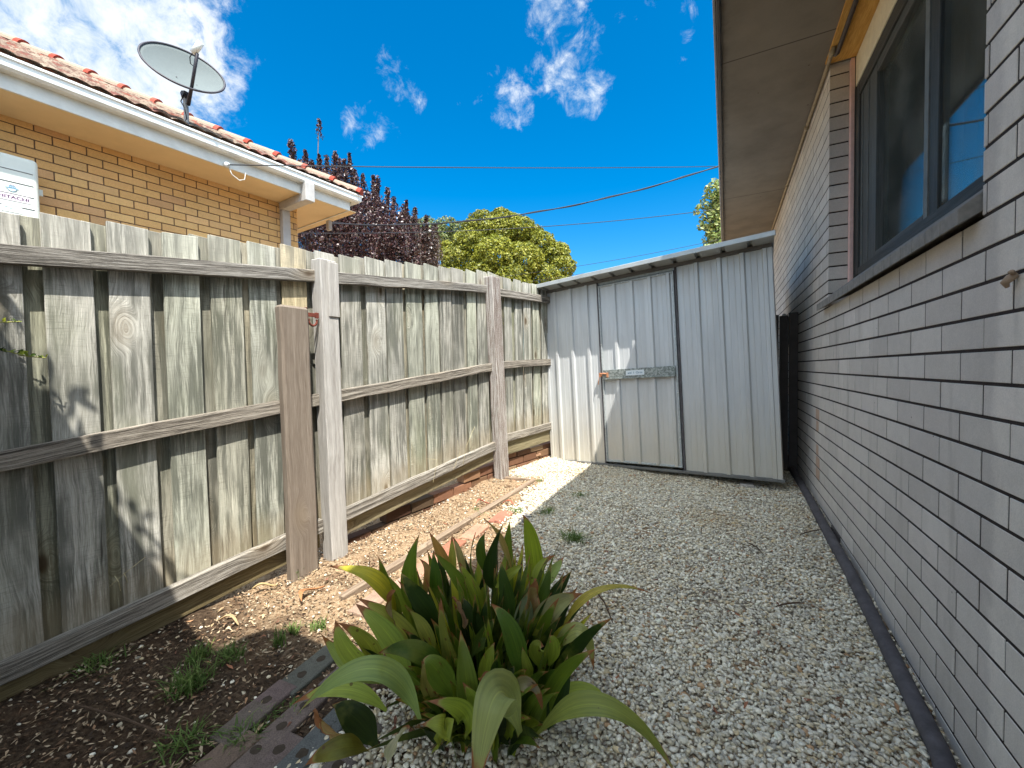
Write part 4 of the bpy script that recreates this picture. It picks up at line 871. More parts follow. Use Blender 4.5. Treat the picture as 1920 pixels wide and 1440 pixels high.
H=[ # base, bend, tip (enlarged-photo coordinates), depths, width, colour, scorch, face, kind
 ((1200,560),(1200,230),(1140,62),1.62,1.60,.088,G3,.15,TC,0),((1110,430),(1070,250),(1080,82),1.66,1.66,.055,G1,.1,TC,0),((1010,430),(960,330),(1046,112),1.56,1.55,.055,DK,0,TC+RT*.6,0),
 ((640,560),(570,380),(640,160),1.5,1.5,.070,G1,.1,TC,0),((520,540),(440,360),(202,316),1.45,1.40,.072,YG,.25,TC+ZZ,1),((450,880),(300,800),(158,640),1.28,1.22,.060,PALE,.35,TC,0),
 ((450,880),(290,740),(228,575),1.24,1.2,.075,G4,.42,TC,1),((430,860),(420,690),(240,590),1.3,1.25,.06,G4,.45,TC,0),((600,860),(500,640),(330,500),1.30,1.27,.082,G4,.4,TC,1),((640,800),(560,600),(335,470),1.36,1.34,.07,G4,.35,TC,0),
 ((640,1060),(440,720),(40,1038),1.12,1.02,.072,PALE,.05,TC+ZZ*.9,1),((480,1020),(280,880),(20,990),1.18,1.14,.05,G4,.5,TC+ZZ,0),((430,1190),(330,1040),(215,990),1.16,1.16,.09,DK,0,TC,0),
 ((1130,1130),(1010,800),(905,1480),1.08,.80,.105,PALE,.30,TC+ZZ*.5,1),((1200,1150),(1520,900),(1880,1310),1.16,1.05,.074,(.21,.27,.06),.02,TC+ZZ*1.2,1),((1250,1000),(1430,880),(1575,1005),1.25,1.2,.05,G4,.05,TC+ZZ,0),
 ((1330,640),(1480,400),(1765,445),1.45,1.42,.038,YL,.3,TC+ZZ,1),((1230,680),(1250,520),(1435,448),1.38,1.36,.085,(.22,.23,.10),.35,TC,1),((1270,760),(1430,570),(1488,825),1.34,1.28,.060,PALE,.25,TC+ZZ*.6,1),
 ((1140,700),(1145,560),(1165,440),1.36,1.40,.082,(.15,.19,.11),.1,TC,0),((1130,900),(1110,640),(988,498),1.24,1.22,.070,(.07,.13,.02),.2,TC,1),((840,900),(770,700),(742,470),1.26,1.26,.060,(.20,.21,.04),.45,TC,0),
 ((900,1080),(870,880),(840,625),1.16,1.18,.068,G1,.2,TC,1),((690,1010),(700,860),(648,775),1.2,1.2,.066,(.24,.22,.05),.3,TC,0),((960,930),(960,790),(1006,688),1.2,1.2,.05,G3,.1,TC,0),((1185,880),(1160,800),(1140,708),1.2,1.2,.034,G3,.2,TC,0),
 ((860,1150),(880,1010),(680,972),1.1,1.06,.060,G3,.35,TC+ZZ,0),((700,1220),(800,1090),(636,1088),1.06,1.0,.070,G3,.25,TC+ZZ,1),((1260,1110),(1330,930),(1362,745),1.2,1.22,.070,DK,0,TC,0),((390,1210),(260,1180),(75,1290),1.08,1.0,.065,(.11,.10,.015),.42,TC+ZZ,1),
 ((740,610),(640,470),(552,352),1.40,1.40,.075,DK,.05,TC,0),((800,360),(740,250),(688,148),1.55,1.55,.042,(.30,.19,.06),.5,TC,0),((950,560),(900,420),(832,295),1.46,1.46,.050,G3,.25,TC,0),((1090,590),(1060,430),(1036,292),1.44,1.45,.058,(.045,.085,.012),.1,TC,0),
 ((1250,500),(1320,420),(1380,338),1.5,1.5,.045,DK,.1,TC,0),((1010,420),(1080,350),(1145,305),1.5,1.5,.040,G3,.15,TC,0),((1090,350),(1040,180),(950,80),1.62,1.60,.05,(.30,.24,.10),.5,TC,0),((1220,480),(1200,330),(1300,262),1.52,1.5,.045,G4,.5,TC,0),
 ((930,420),(880,300),(915,150),1.56,1.56,.04,G1,.15,TC,0),((960,350),(930,230),(962,150),1.58,1.58,.045,G2,.1,TC,0),((1230,420),(1290,350),(1340,270),1.55,1.55,.05,PALE,.3,TC,0),((560,640),(500,440),(438,268),1.46,1.44,.055,G1,.15,TC,0),
 ((900,520),(840,380),(700,240),1.48,1.47,.05,G1,.2,TC,0),((800,380),(800,280),(797,165),1.58,1.58,.035,G4,.4,TC,0),((860,400),(840,260),(800,168),1.56,1.56,.03,(.30,.26,.12),.5,TC,0),((1180,640),(1240,480),(1280,300),1.42,1.44,.05,G2,.1,TC,0),
 ((980,700),(900,560),(850,470),1.34,1.34,.055,DK,0,TC,0),((890,760),(960,640),(1000,570),1.3,1.32,.05,G2,.1,TC,0),((700,760),(680,620),(580,520),1.34,1.34,.055,G4,.2,TC,0),((790,860),(640,700),(440,740),1.24,1.2,.07,G2,.1,TC,0),
 ((820,980),(720,800),(655,770),1.18,1.16,.08,G1,.2,TC,0),((950,1120),(930,1000),(850,880),1.12,1.12,.055,G3,.35,TC,0),((1020,1000),(1060,880),(1100,800),1.2,1.2,.06,DK,0,TC,0),((1240,820),(1200,700),(1245,705),1.26,1.25,.06,G3,.4,TC,0),((1270,800),(1300,690),(1270,655),1.28,1.28,.05,G3,.2,TC,0),
 ((1160,640),(1220,600),(1300,545),1.36,1.34,.055,G3,.15,TC,0),((1290,660),(1380,640),(1465,605),1.38,1.36,.035,DK,.0,TC,0),((720,480),(720,380),(705,240),1.5,1.5,.05,G2,.1,TC,0),((650,480),(700,350),(640,280),1.52,1.52,.04,(.3,.2,.08),.5,TC,0),
 ((1260,1000),(1380,960),(1500,1040),1.22,1.2,.045,G3,0,TC+ZZ,0),((1200,560),(1180,470),(1200,372),1.40,1.40,.060,(.20,.10,.045),.9,TC,2),((1080,930),(1180,850),(1240,1000),1.14,1.12,.045,(.25,.22,.18),.75,TC,2),((560,680),(500,560),(510,430),1.36,1.35,.05,(.34,.26,.16),.75,TC,2),
 ((480,1290),(520,1180),(590,1090),1.04,1.05,.03,(.4,.38,.33),.2,TC,2),((300,1180),(230,1120),(120,1020),1.1,1.08,.045,(.36,.22,.10),.8,TC,2),((960,960),(990,860),(930,870),1.14,1.13,.04,(.28,.15,.07),.85,TC,2),((1010,1010),(1060,900),(1000,860),1.12,1.12,.03,(.3,.2,.12),.8,TC,2),
 ((860,620),(840,540),(800,465),1.34,1.34,.03,(.28,.18,.12),.7,TC,2)]
LBL={4:'bright yellow-green leaf reaching left into the sun',10:'large pale green leaf arching to the left',13:'pale leaf folding over and hanging to the bottom, brown blotches',14:'large green leaf lying out over the gravel at lower right',16:'narrow yellow-green leaf stretching right over the gravel'}
for i,(a,b,c,za,zc,wd,colr,brn,fc,kind) in enumerate(H):
    A=zp(*a,za);C=zp(*c,zc);B=zp(*b,(za+zc)/2-(.04 if kind==1 else .01)); B=B*2-(A+C)/2*1.0 if False else B+(B-(A+C)/2)*.45
    # root every leaf in the clump: run its base back to the soil
    root=np.array([pc[0]+rng.uniform(-.15,.15),pc[1]+rng.uniform(-.14,.14),float(gz(*pc))])
    colr=tuple(x*rng.uniform(.9,1.1) for x in colr)
    if kind==2:
        m_=MB(); leaf(m_,A,B,C,wd*.9,fc+rng.normal(0,.25,3),colr,brn,fold=.9,twist=rng.uniform(-1.6,1.6),wave=.16); m_.build('dead_leaf',MAT['leaf'],plant,smooth=True)
    elif kind==1:
        m_=MB(); leaf(m_,A,B,C,wd,fc+rng.normal(0,.08,3),colr,brn,twist=rng.uniform(-.3,.3),K=22); o=m_.build('leaf',MAT['leaf'],plant,smooth=True)
        if i in LBL: o['label']=LBL[i]
    else: leaf(fol,A,B,C,wd,fc+rng.normal(0,.22,3),colr,brn,twist=rng.uniform(-.5,.5))
    if kind<2: leaf(fol,root,(root+A)/2+np.array([0,0,.02]),A+(C-A)*.08,.022,TC,(.05,.075,.02),0,K=6)
for i in range(210):   # inner leaves filling the clump
    a=rng.uniform(0,2*math.pi); r_=.22*rng.random()**.6; bx=pc[0]+r_*math.cos(a)*1.05; by=pc[1]+r_*math.sin(a)*.95
    base=np.array([bx,by,float(gz(bx,by))-.01]); Lh=rng.uniform(.26,.46)*(1-.5*max(0,-(by-pc[1]))/.2*.7)
    out=np.array([math.cos(a),math.sin(a),0])*(r_/.2)*rng.uniform(.05,.22)+rng.normal(0,.03,3)*np.array([1,1,0])
    tip=base+out+ZZ*Lh; mid=base+out*.25+ZZ*Lh*.65
    leaf(fol,base,mid,tip,rng.uniform(.035,.06),rng.normal(0,1,3)*np.array([1,1,.2])+TC*.6,random.choice([G1,G1,G2,DK,DK,G3,YG]),rng.uniform(0,.26),twist=rng.uniform(-.8,.8),K=12)
for i in range(60):   # low outer leaves
    a=rng.uniform(-2.9,.4); r_=.17; bx=pc[0]+r_*math.cos(a); by=pc[1]+r_*math.sin(a)*.9; base=np.array([bx,by,float(gz(bx,by))-.01])
    out=np.array([math.cos(a),math.sin(a),0])*rng.uniform(.07,.17); Lh=rng.uniform(.14,.34)
    leaf(fol,base,base+out*.3+ZZ*Lh*.8,base+out+ZZ*Lh,rng.uniform(.035,.06),TC+rng.normal(0,.3,3),random.choice([DK,G2,G2,G1,G3]),rng.uniform(0,.3),twist=rng.uniform(-.6,.6),K=12)
fol.build('foliage',MAT['leaf'],plant,smooth=True)

# grass tufts and weeds
MAT['grass']=attrmat('weed_blade',.6,trans=.3)
def tuft(P,r_,h,n,lab,cols=((.08,.14,.03),(.12,.19,.05),(.16,.22,.06))):
    mb=MB()
    for _ in range(n):
        a=rng.uniform(0,6.28); b=np.array([P[0]+rng.normal(0,r_*.4),P[1]+rng.normal(0,r_*.4),0]); b[2]=float(gz(b[0],b[1]))
        d=np.array([math.cos(a),math.sin(a),0]); L_=h*rng.uniform(.5,1.1); tip=b+d*r_*rng.uniform(.3,1.2)+ZZ*L_*rng.uniform(.4,1); m_=b+d*r_*.2+ZZ*L_*.7
        s_=np.array([-d[1],d[0],0])*.0022; c=random.choice(cols); V=[];
        for t in (0,.35,.7): q=bez(b,m_,tip,t); k=(1-t*.6); V+=[q-s_*k,q+s_*k]
        V.append(tip); mb.add(V,[(0,1,3,2),(2,3,5,4),(4,5,6)],None,(*c,1))
    o=mb.build('weed_tuft',MAT['grass']); tag(o,lab,'weed','small weeds in the soil and gravel')
for (px,py,r_,h,n,lab) in [
 (1075,1015,.08,.07,190,'green weed tuft on the gravel right of the tallest leaf'),(1085,932,.07,.045,90,'small weed on shaded gravel nearest the shed door'),(1085,958,.05,.03,50,'low weed in gravel in front of the shed'),
 (1025,965,.06,.055,110,'dark weed at the edge of the sunlit gravel'),(970,962,.06,.045,90,'bright weed in sunlit gravel by the red brick'),(1012,905,.04,.04,40,'tiny sunlit weed beside the end of the edging timber'),(1130,872,.03,.035,30,'weed at the foot of the shed door frame'),
 (1145,935,.03,.02,25,'sparse weed dot on the shaded gravel'),(358,1290,.07,.09,150,'thick grass tuft in the dark soil left of the pavers'),(375,1240,.05,.08,90,'grass tuft growing at the shadow edge on the soil'),(430,1240,.06,.07,90,'grass tuft on the soil at the notch of the shadow'),
 (525,1210,.035,.09,50,'tall thin weed at the rim of the shadow'),(550,1187,.035,.05,60,'bright green weed just beyond the shadow'),(600,1180,.035,.05,60,'bright green weed next to the scorched leaves'),(455,1390,.06,.05,90,'weeds between the sunken pavers'),
 (350,1400,.07,.05,110,'weeds at the bottom edge beside the pavers'),(500,1340,.05,.03,50,'moss and weeds between two brown pavers'),(560,1085,.02,.10,12,'thin grass blades at the foot of the brown post'),(180,1250,.08,.05,70,'dark straggly grass under the bottom rail'),
 (900,968,.03,.04,40,'yellow-green weed by the edging timber'),(895,958,.03,.03,30,'pale weed close to the long edging timber'),(1350,885,.03,.025,25,'weed under the right part of the shed'),(560,1330,.04,.03,40,'weeds filling a hole of a brown paver')]:
    tuft(ground_at(px,py),r_,h,n,lab)
# curled bark and sticks
def strip(px,py,L_,wd,ang,curl,col,name,lab,cat):
    P=ground_at(px,py)+ZZ*.012; K=10; V=[];F=[]; d=np.array([math.cos(ang),math.sin(ang),0]); s_=np.array([-d[1],d[0],0])
    for k in range(K+1):
        t=k/K; q=P+d*(t-.5)*L_+s_*curl*math.sin(t*3.6)*L_+ZZ*(.012*math.sin(t*5)+.012); w_=wd*(math.sin(math.pi*(.08+.84*t)))
        V+=[q-s_*w_/2+ZZ*.006,q-ZZ*.002,q+s_*w_/2+ZZ*.006]
    for k in range(K):
        for j in (0,1): F.append((k*3+j,k*3+j+1,k*3+4+j,k*3+3+j))
    mb=MB(); mb.add(V,F,None,(*col,1)); o=mb.build(name,MAT['dryleaf'],smooth=True); sm_=o.modifiers.new('thick','SOLIDIFY'); sm_.thickness=.0015; tag(o,lab,cat)
strip(585,1120,.16,.03,1.9,.25,(.45,.22,.10),'bark_curl','curled orange bark strip beside the foot of the brown post','bark')
strip(497,1108,.11,.018,1.0,.05,(.52,.40,.20),'bark_curl','straight tan bark strip left of the brown post','bark')
strip(430,1175,.10,.016,.4,.2,(.5,.36,.2),'bark_curl','small curled bark on the sunlit soil by the big shadow','bark')
strip(885,1075,.10,.02,.8,.3,(.48,.30,.16),'bark_curl','curled dry leaf on the soil behind the plant','bark')
strip(955,950,.10,.022,.2,.3,(.42,.14,.08),'bark_curl','crumpled red leaf heap on the soil near the edging','bark')
strip(905,948,.10,.030,.9,.4,(.40,.12,.08),'bark_curl','crumpled dark red leaves beside the long edging timber','bark')
for (a,b,lab) in [((1455,1147),(1508,1140),'thin brown stick on the gravel near the wall'),((1400,1025),(1432,1048),'dark twig on the gravel in front of the shed'),((1110,1110),(1150,1180),'curved brown twig on gravel right of the plant'),((1500,1010),(1540,1000),'dark crumpled twig near the black hose'),((120,1330),(330,1400),'long thin stick on the dark soil at lower left')]:
    A=ground_at(*a)+ZZ*.024;B=ground_at(*b)+ZZ*.024; mid=(A+B)/2+np.array([.01,.008,.006]); mb=MB(); mb.tube([A,A*.6+mid*.4+ZZ*.003,mid,mid*.4+B*.6,B],[.002,.0035,.004,.003,.0015],6,col=(.09,.06,.04,1)); o=mb.build('twig',MAT['chip']); tag(o,lab,'twig')
# dry grass stalks caught on the fence
mb=MB()
for (a,b,c) in [((205,1100),(240,1070),(272,1045)),((215,1080),(222,1090),(226,1108)),((232,1074),(236,1082),(239,1092)),((812,905),(820,862),(800,860)),((868,870),(875,835),(890,800)),((850,880),(862,850),(858,826))]:
    q=[hit(x,y,NN,-2.3+t) for (x,y),t in zip((a,b,c),(.07,.10,.08))]; mb.tube(q,.0014,5,col=(.42,.37,.22,1))
o=mb.build('dry_stalks',MAT['chip']); tag(o,'dry straw coloured grass stalks caught on the bottom fence rail','dry grass',kind='stuff')

# climber twigs coming in at the left edge
def twig(pts,lab,nl):
    mb=MB(); q=[hit(x,y,NN,-2.3+t) for x,y,t in pts]; e=empty('creeper_twig',q[0],lab,'creeper'); mb.tube(q,.0022,6,col=(.30,.30,.10,1)); mb.build('stem',MAT['chip'],e)
    lb=MB()
    for i in range(nl):
        t=i/max(1,nl-1)*(len(q)-1); k=min(int(t),len(q)-2); p=q[k]+(q[k+1]-q[k])*(t-k); d=rng.normal(0,1,3); d[2]=abs(d[2])*.8; d/=np.linalg.norm(d); L_=rng.uniform(.018,.034)*(1.15-.5*i/nl)
        c=random.choice([(.10,.17,.03),(.30,.34,.04),(.22,.28,.04)] if i>nl*.4 else [(.04,.08,.02),(.06,.11,.03)])
        leaf(lb,p,p+d*L_*.5+ZZ*.004,p+d*L_,L_*.6,rng.normal(0,1,3),c,0,K=6)
    lb.build('foliage',MAT['grass'],e,smooth=True)
twig([(-60,640,.05),(-5,655,.06),(20,660,.07),(50,668,.08),(86,671,.09)],'creeper twig with small yellow-green leaves reaching over the fence boards, lower one',26)
twig([(-50,602,.05),(-10,604,.06),(15,604,.07),(38,603,.08)],'short creeper twig with tiny leaves at the left edge, upper one',10)

# ------------------------------------------------------------------ unseen panel added behind the viewer, cut to cast the near-corner shadow
SH=[((0,640),'f'),((40,700),'f'),((85,755),'f'),((150,850),'f'),((225,985),'f'),((312,1112),'f'),((330,1155),'g'),((400,1232),'g'),((455,1202),'g'),((500,1188),'g'),((545,1192),'g'),((600,1214),'g'),((650,1245),'g'),((700,1300),'g')]
CZ=2.55; outl=[]
for (q,k) in SH:
    P=hit(q[0],q[1],NN,-2.3+.014) if k=='f' else ground_at(*q)
    P=P+SUN/SUN[2]*(CZ-P[2]); outl.append((P[0],P[1]))
outl=sorted(outl)
poly=[(-2.6,outl[0][1]-.02)]+outl+[(-.12,outl[-1][1]-.05),(-.12,-2.3),(-2.6,-2.3)]
mb=MB(); n=len(poly); V=[(x,y,CZ) for x,y in poly]+[(x,y,CZ+.05) for x,y in poly]
mb.add(V,[tuple(range(n))[::-1],tuple(range(n,2*n))]+[(i,(i+1)%n,(i+1)%n+n,i+n) for i in range(n)])
rf=empty('shadow_panel',(-1.2,-1.0,.1),'unseen panel added behind the viewer, cut to cast the near shadow, on two posts','shadow panel'); mb.build('roof_sheet',MAT['creamsoffit'],rf)
for (x,y) in ((-2.1,-2.2),(-.2,-2.2)):
    mb=MB(); mb.box((x,y,0),X_,Y_,ZZ,-.04,.04,-.04,.04,0,CZ-.002); mb.build('post',MAT['greypaint'],rf)
# unseen creeper added along that panel to throw ragged leaf shadows on the boards
lb=MB()
for i in range(75):
    f=rng.random(); x=-2.35+f*1.0+rng.normal(0,.03); y=np.interp(x,[p[0] for p in outl],[p[1] for p in outl])+abs(rng.normal(0,.035)) ; z=CZ+.02+rng.normal(0,.05)
    d=rng.normal(0,1,3); d/=np.linalg.norm(d); p=np.array([x,y-.01,z]); L_=rng.uniform(.05,.10); leaf(lb,p,p+d*L_*.5,p+d*L_,L_*.40,rng.normal(0,1,3),(.05,.10,.02),0,K=5)
cr=empty('creeper',(-1.9,0,CZ),'unseen leafy creeper added along the panel edge to cast leaf shadows','creeper'); lb.build('foliage',MAT['grass'],cr)

n=16000; q=rng.uniform(-1,1,(n*2,3)); q=q[(np.abs(q)**3).sum(1)<1][:n]; P=np.array([-1.78,-.95,1.2])+q*np.array([.46,.62,1.15])
bsh=empty('shading_shrub',(-1.78,-.95,.1),'tall dense foliage beside the fence, added unseen behind the viewer to darken the left corner','shading_shrub')  # unseen foliage added to block sky light from the left corner
nn_=rng.normal(0,1,(len(P),3)); nn_/=np.linalg.norm(nn_,axis=1,keepdims=True); SHR=(P,nn_,bsh)
# ------------------------------------------------------------------ neighbour's house
NO=np.zeros(3)
nb_=empty('cream_brick_house',U*2.0-NN*6.5+ZZ*.3,'cream brick house with red tiled hip roof and white gutter beyond the fence','house')
WD=6.04;SE=3.5;ZW=3.68
mb=MB(); brick_wall(mb,-NN*WD,U,NN,-3.2,SE,1.7,ZW,3.62,.2,[],.10,[(.66,.42,.17),(.68,.44,.19),(.65,.40,.16),(.69,.45,.19),(.67,.43,.18),(.66,.41,.17),(.68,.44,.20),(.56,.34,.16)],joint=.010,perp=.010,jit=.001)
nw=mb.build('wall',MAT['ybrick'],nb_,bevel=.003)
mb=MB(); mb.box(-NN*WD,U,NN,ZZ,-3.19,SE-.006,-.095,-.006,0,ZW-.003); mb.build('mortar',MAT['ymortar'],nw)
mb=MB(); brick_wall(mb,-NN*WD+U*SE,-NN,U,.105,5.0,1.7,ZW,3.62,.2,[],.10,[(.56,.31,.125),(.60,.35,.14),(.54,.28,.11),(.50,.27,.13)],joint=.010,perp=.010); mb.build('wall',MAT['ybrick'],nb_,bevel=.003)
mb=MB(); mb.box(-NN*WD+U*SE,-NN,U,ZZ,.105,5.0,-.095,-.006,0,ZW-.003); mb.build('mortar',MAT['ymortar'],nb_)
EV=5.47;SG=4.13
mb=MB(); mb.box(NO,U,NN,ZZ,-3.2,SG-.02,-7.6,-EV-.022,ZW,ZW+.012); mb.build('soffit',MAT['creamsoffit'],nb_)
mb=MB(); mb.box(NO,U,NN,ZZ,-3.2,SG-.14,-EV-.02,-EV,ZW-.012,ZW+.155); mb.box(NO,U,NN,ZZ,SG-.16,SG-.14,-11,-EV-.02,ZW-.012,ZW+.155); mb.build('fascia',MAT['whitefascia'],nb_,bevel=.003)
# quad gutter profile
prof=[(0,.0),(.075,.0),(.098,.02),(.104,.075),(.116,.085),(.116,.105),(.10,.105),(.098,.09),(0,.09)]
def gutter(o,u,n,s0,s1,m0,m1):
    mb=MB(); k=len(prof); V=[o+u*(s0-p[0]*m0)+n*p[0]+ZZ*p[1] for p in prof]+[o+u*(s1+p[0]*m1)+n*p[0]+ZZ*p[1] for p in prof]
    mb.add(V,[(i,(i+1)%k,(i+1)%k+k,i+k) for i in range(k)]+[tuple(range(k))[::-1],tuple(range(k,2*k))]); return mb.build('gutter',MAT['gutterwhite'],nb_)
GZ0=ZW+.12
gutter(-NN*EV+ZZ*GZ0,U,NN,-3.2,SG-.11,0,1); gutter(-NN*(EV)+U*(SG-.11)+ZZ*GZ0,-NN,U,0,5.5,1,0)
# corner post and outrigger beam
mb=MB(); mb.box(NO,U,NN,ZZ,3.235,3.345,-6.03,-5.95,1.5,3.565); mb.build('corner_post',MAT['greypaint'],nb_,bevel=.004)
mb=MB(); mb.box(NO,U,NN,ZZ,3.23,3.35,-6.03,-5.36,3.57,3.68); mb.box(NO,U,NN,ZZ,3.225,3.355,-5.45,-5.345,3.56,3.80); mb.build('outrigger_beam',MAT['greypaint'],nb_,bevel=.006)
# tiled roof plane with hip
PH=R(29); cph,sph=math.cos(PH),math.sin(PH)
R0=-NN*(EV-.07)+ZZ*(GZ0+.11)
Ls=6.6;Lv=5.0
sv=np.linspace(-3.2,SG-.02,520); vv=[]
nc=17; 
for c_ in range(nc): vv+=[c_*.29,c_*.29+.285]
vv=np.array(vv)
def roofz(s,v):
    ph=(v/.29)%1.0
    return .034*(1-ph)+.022*np.abs(np.sin(s*math.pi/.15))**.7*1.0
V=[];idx={}
P3=[]
for j,v in enumerate(vv):
    for i,s in enumerate(sv):
        h=roofz(s,v+1e-4 if j%2==0 else v-1e-4)+.004*math.sin(s*37+v*11)
        slim=SG-.02-v*cph
        s2=min(s,slim); P3.append(R0+U*s2-NN*v*cph+ZZ*(v*sph)+(NN*sph+ZZ*cph)*h)
n1=len(sv);F=[];C=[]
pal=[(.20,.065,.045),(.24,.085,.06),(.18,.075,.06),(.28,.22,.17),(.22,.17,.135),(.15,.09,.07),(.30,.245,.19),(.20,.14,.105)]
for j in range(len(vv)-1):
    for i in range(n1-1):
        vm=vv[j]; slim=SG-.02-vm*cph
        if sv[i]>slim: continue
        F.append((j*n1+i,j*n1+i+1,(j+1)*n1+i+1,(j+1)*n1+i)); tl=(int(sv[i]/.15+50)*7+int(vm/.29+.01)*13)%97
        rr=np.random.default_rng(tl*31+int(vm/.29)).random(); c=pal[int(rr*len(pal))]; C.append((*c,1))
def roofmat():
    m=M('lichened_terracotta',.85,spec=.2); ob=m.c.outputs['Object']; n=m.noise(ob,9,6,.7); n2=m.noise(ob,40,4,.7)
    c=m.mix(m.math('MULTIPLY',m.map(n,.46,.60),.8),m.col(),(.30,.245,.185)); c=m.mix(m.math('MULTIPLY',m.map(n2,.48,.62),.8),c,(.13,.075,.06)); m.base(c); m.bump(n2,.6,.01); return m.m
MAT['tile']=roofmat()
rfo=raw_mesh('roof',np.array(P3),np.array(F),MAT['tile'],nb_,np.array(C)); 
# end hip slope and far slope
mb=MB(); top=SG-.02
Hh=4.6
a=R0+U*top; b=R0+U*(top-Hh*cph)-NN*Hh*cph+ZZ*Hh*sph; c=a-NN*(2*Hh*cph); d=R0+U*(-3.2)-NN*Hh*cph+ZZ*Hh*sph; e=R0+U*(-3.2)-NN*(2*Hh*cph)
mb.add([a+ZZ*-.004,c,b],[(0,1,2)],None,(.42,.15,.1,1)); mb.add([b,c,e,d],[(0,1,2,3)],None,(.42,.15,.1,1)); mb.build('roof_hip_slope',MAT['tile'],nb_)
# hip caps: overlapping half-round tiles, raised at each lap
mb=MB(); HD=(-U*cph-NN*cph+ZZ*sph); HL=np.linalg.norm(HD); HD/=HL
nh=int(Hh*HL/.40)
for i in range(nh+1):
    p0=a+HD*(i*.40-.03)+ZZ*.05; p1=a+HD*(i*.40+.42)+ZZ*.035; side=np.cross(HD,ZZ); side/=np.linalg.norm(side); upv=np.cross(side,HD)
    V=[]
    for p,r_ in ((p0,.115),(p0+HD*.06,.11),(p1,.092)):
        for k in range(9):
            g=math.pi*k/8; V.append(p+side*r_*math.cos(g)+upv*r_*.85*math.sin(g)-upv*.03)
    cc=random.choice([(.30,.055,.035),(.33,.075,.05)])
    mb.add(V,[(k,k+1,9+k+1,9+k) for k in range(8)]+[tuple(range(9))[::-1]],None,(*cc,1),0); mb.add(V,[(9+k,9+k+1,18+k+1,18+k) for k in range(8)],None,(.29,.225,.17,1))
mb.build('hip_cap_tiles',attrmat('hip_tile_clay',bump=.5),nb_)
# cable isolator on the fascia
q=hit(425,309,NN,-EV+.03); mb=MB(); mb.tube([q-NN*.03,q+NN*.02],.03,12); mb.tube([q+U*.02+ZZ*(-.01),q+U*.05-ZZ*.09,q+U*.13-ZZ*.13,q+U*.19-ZZ*.10,q+U*.20-ZZ*.02],.005,6); mb.build('cable_bracket',MAT['white'],nb_,smooth=True)
q=hit(617,421,U,SG-.16); mb=MB(); mb.box(q,U,NN,ZZ,-.03,.03,-.04,.04,-.09,.06); mb.build('junction_box',MAT['greypaint'],nb_,bevel=.008)

# air conditioner
ac=empty('air_conditioner',U*.45-NN*5.75+ZZ*2.7,'white ribbed air conditioner outdoor unit on the cream brick wall','air conditioner')
mb=MB(); mb.box(NO,U,NN,ZZ,-.02,.885,-6.0,-5.70,2.60,3.225); acb=mb.build('casing',MAT['acwhite'],ac,bevel=.035,seg=4)
def acp(px,py,t=.0): return hit(px,py,NN,-5.70+t)
def wmat(P): return Matrix(((U[0],0,NN[0],P[0]),(U[1],0,NN[1],P[1]),(0,1,0,P[2]),(0,0,0,1)))
ACS=lambda px,py:(float(acp(px,py)@U),float(acp(px,py)[2]))
sr=ACS(62,340)[0]
for y in (312.5,336,358.5,381.5,404):
    z=ACS(0,y)[1]
    each('groove',MAT['acdark'],ac,[(.05,sr,-5.7002,-5.6985,z-.004,z+.003)],NO,U,NN,ZZ); each('rib',MAT['white'],ac,[(.05,sr,-5.6995,-5.6955,z+.004,z+.009)],NO,U,NN,ZZ)
each('side_clip',MAT['acwhite'],ac,[(.883,.93,-5.875,-5.86,2.96,3.02)],NO,U,NN,ZZ,bevel=.003)
ls,lz=ACS(26,371)
each('brand_label',MAT['pinklab'],ac,[(ls-.14,ACS(57,378)[0],-5.6995,-5.6965,lz-.026,lz+.028)],NO,U,NN,ZZ)
text('HITACHI',.036,wmat(U*ls-NN*5.6960+ZZ*lz),MAT['purple'],ac,'brand_lettering',sx=1.28)
cs_,cz_=ACS(22,352.5); cL=U*cs_-NN*5.6965+ZZ*cz_; n=20
mb=MB(); mb.add([cL]+[cL+U*.030*math.cos(g)+ZZ*.030*math.sin(g) for g in np.linspace(0,2*math.pi,n,endpoint=False)],[(0,1+k,1+(k+1)%n) for k in range(n)]); mb.build('badge',MAT['bluelab'],ac)
mb=MB(); mb.tube([cL+NN*.001+U*.028*math.cos(g)+ZZ*.029*math.sin(g) for g in np.linspace(math.pi*1.05,math.pi*1.95,12)],.0016,5); mb.build('badge_ring',MAT['blueink'],ac)
each('badge_line',MAT['blueink'],ac,[(-.040,.040,.0005,.0015,-.004,.002)],cL,U,NN,ZZ)
mb=MB(); mb.tube([cL+NN*.001+U*.026*math.cos(g)+ZZ*.028*math.sin(g) for g in np.linspace(.4,2.0,9)],.0015,5); mb.build('badge_arc',MAT['redink'],ac)
text('DC',.022,wmat(cL+NN*.0015+ZZ*.012+U*.004),MAT['blueink'],ac,'badge_lettering',sx=1.3)
ws,wz=ACS(22,389); each('rating_label',MAT['white'],ac,[(ws-.06,ws+.06,-5.6995,-5.6968,wz-.04,wz+.014)],NO,U,NN,ZZ)
cq=U*ws-NN*5.6960+ZZ*(wz-.004); mb=MB(); mb.tube([cq+U*x+ZZ*.007*math.sin(x*160) for x in np.linspace(-.045,.012,12)],.002,5); mb.build('rating_print',MAT['greenlab'],ac)

# satellite dish
DZ0=hit(348,236,NN,-5.28); 
dish=empty('satellite_dish',DZ0,'grey oval satellite dish on a pole above the neighbour\'s gutter','satellite dish')
dc=at(345,127,4.55); rx=at(427,170,4.62)
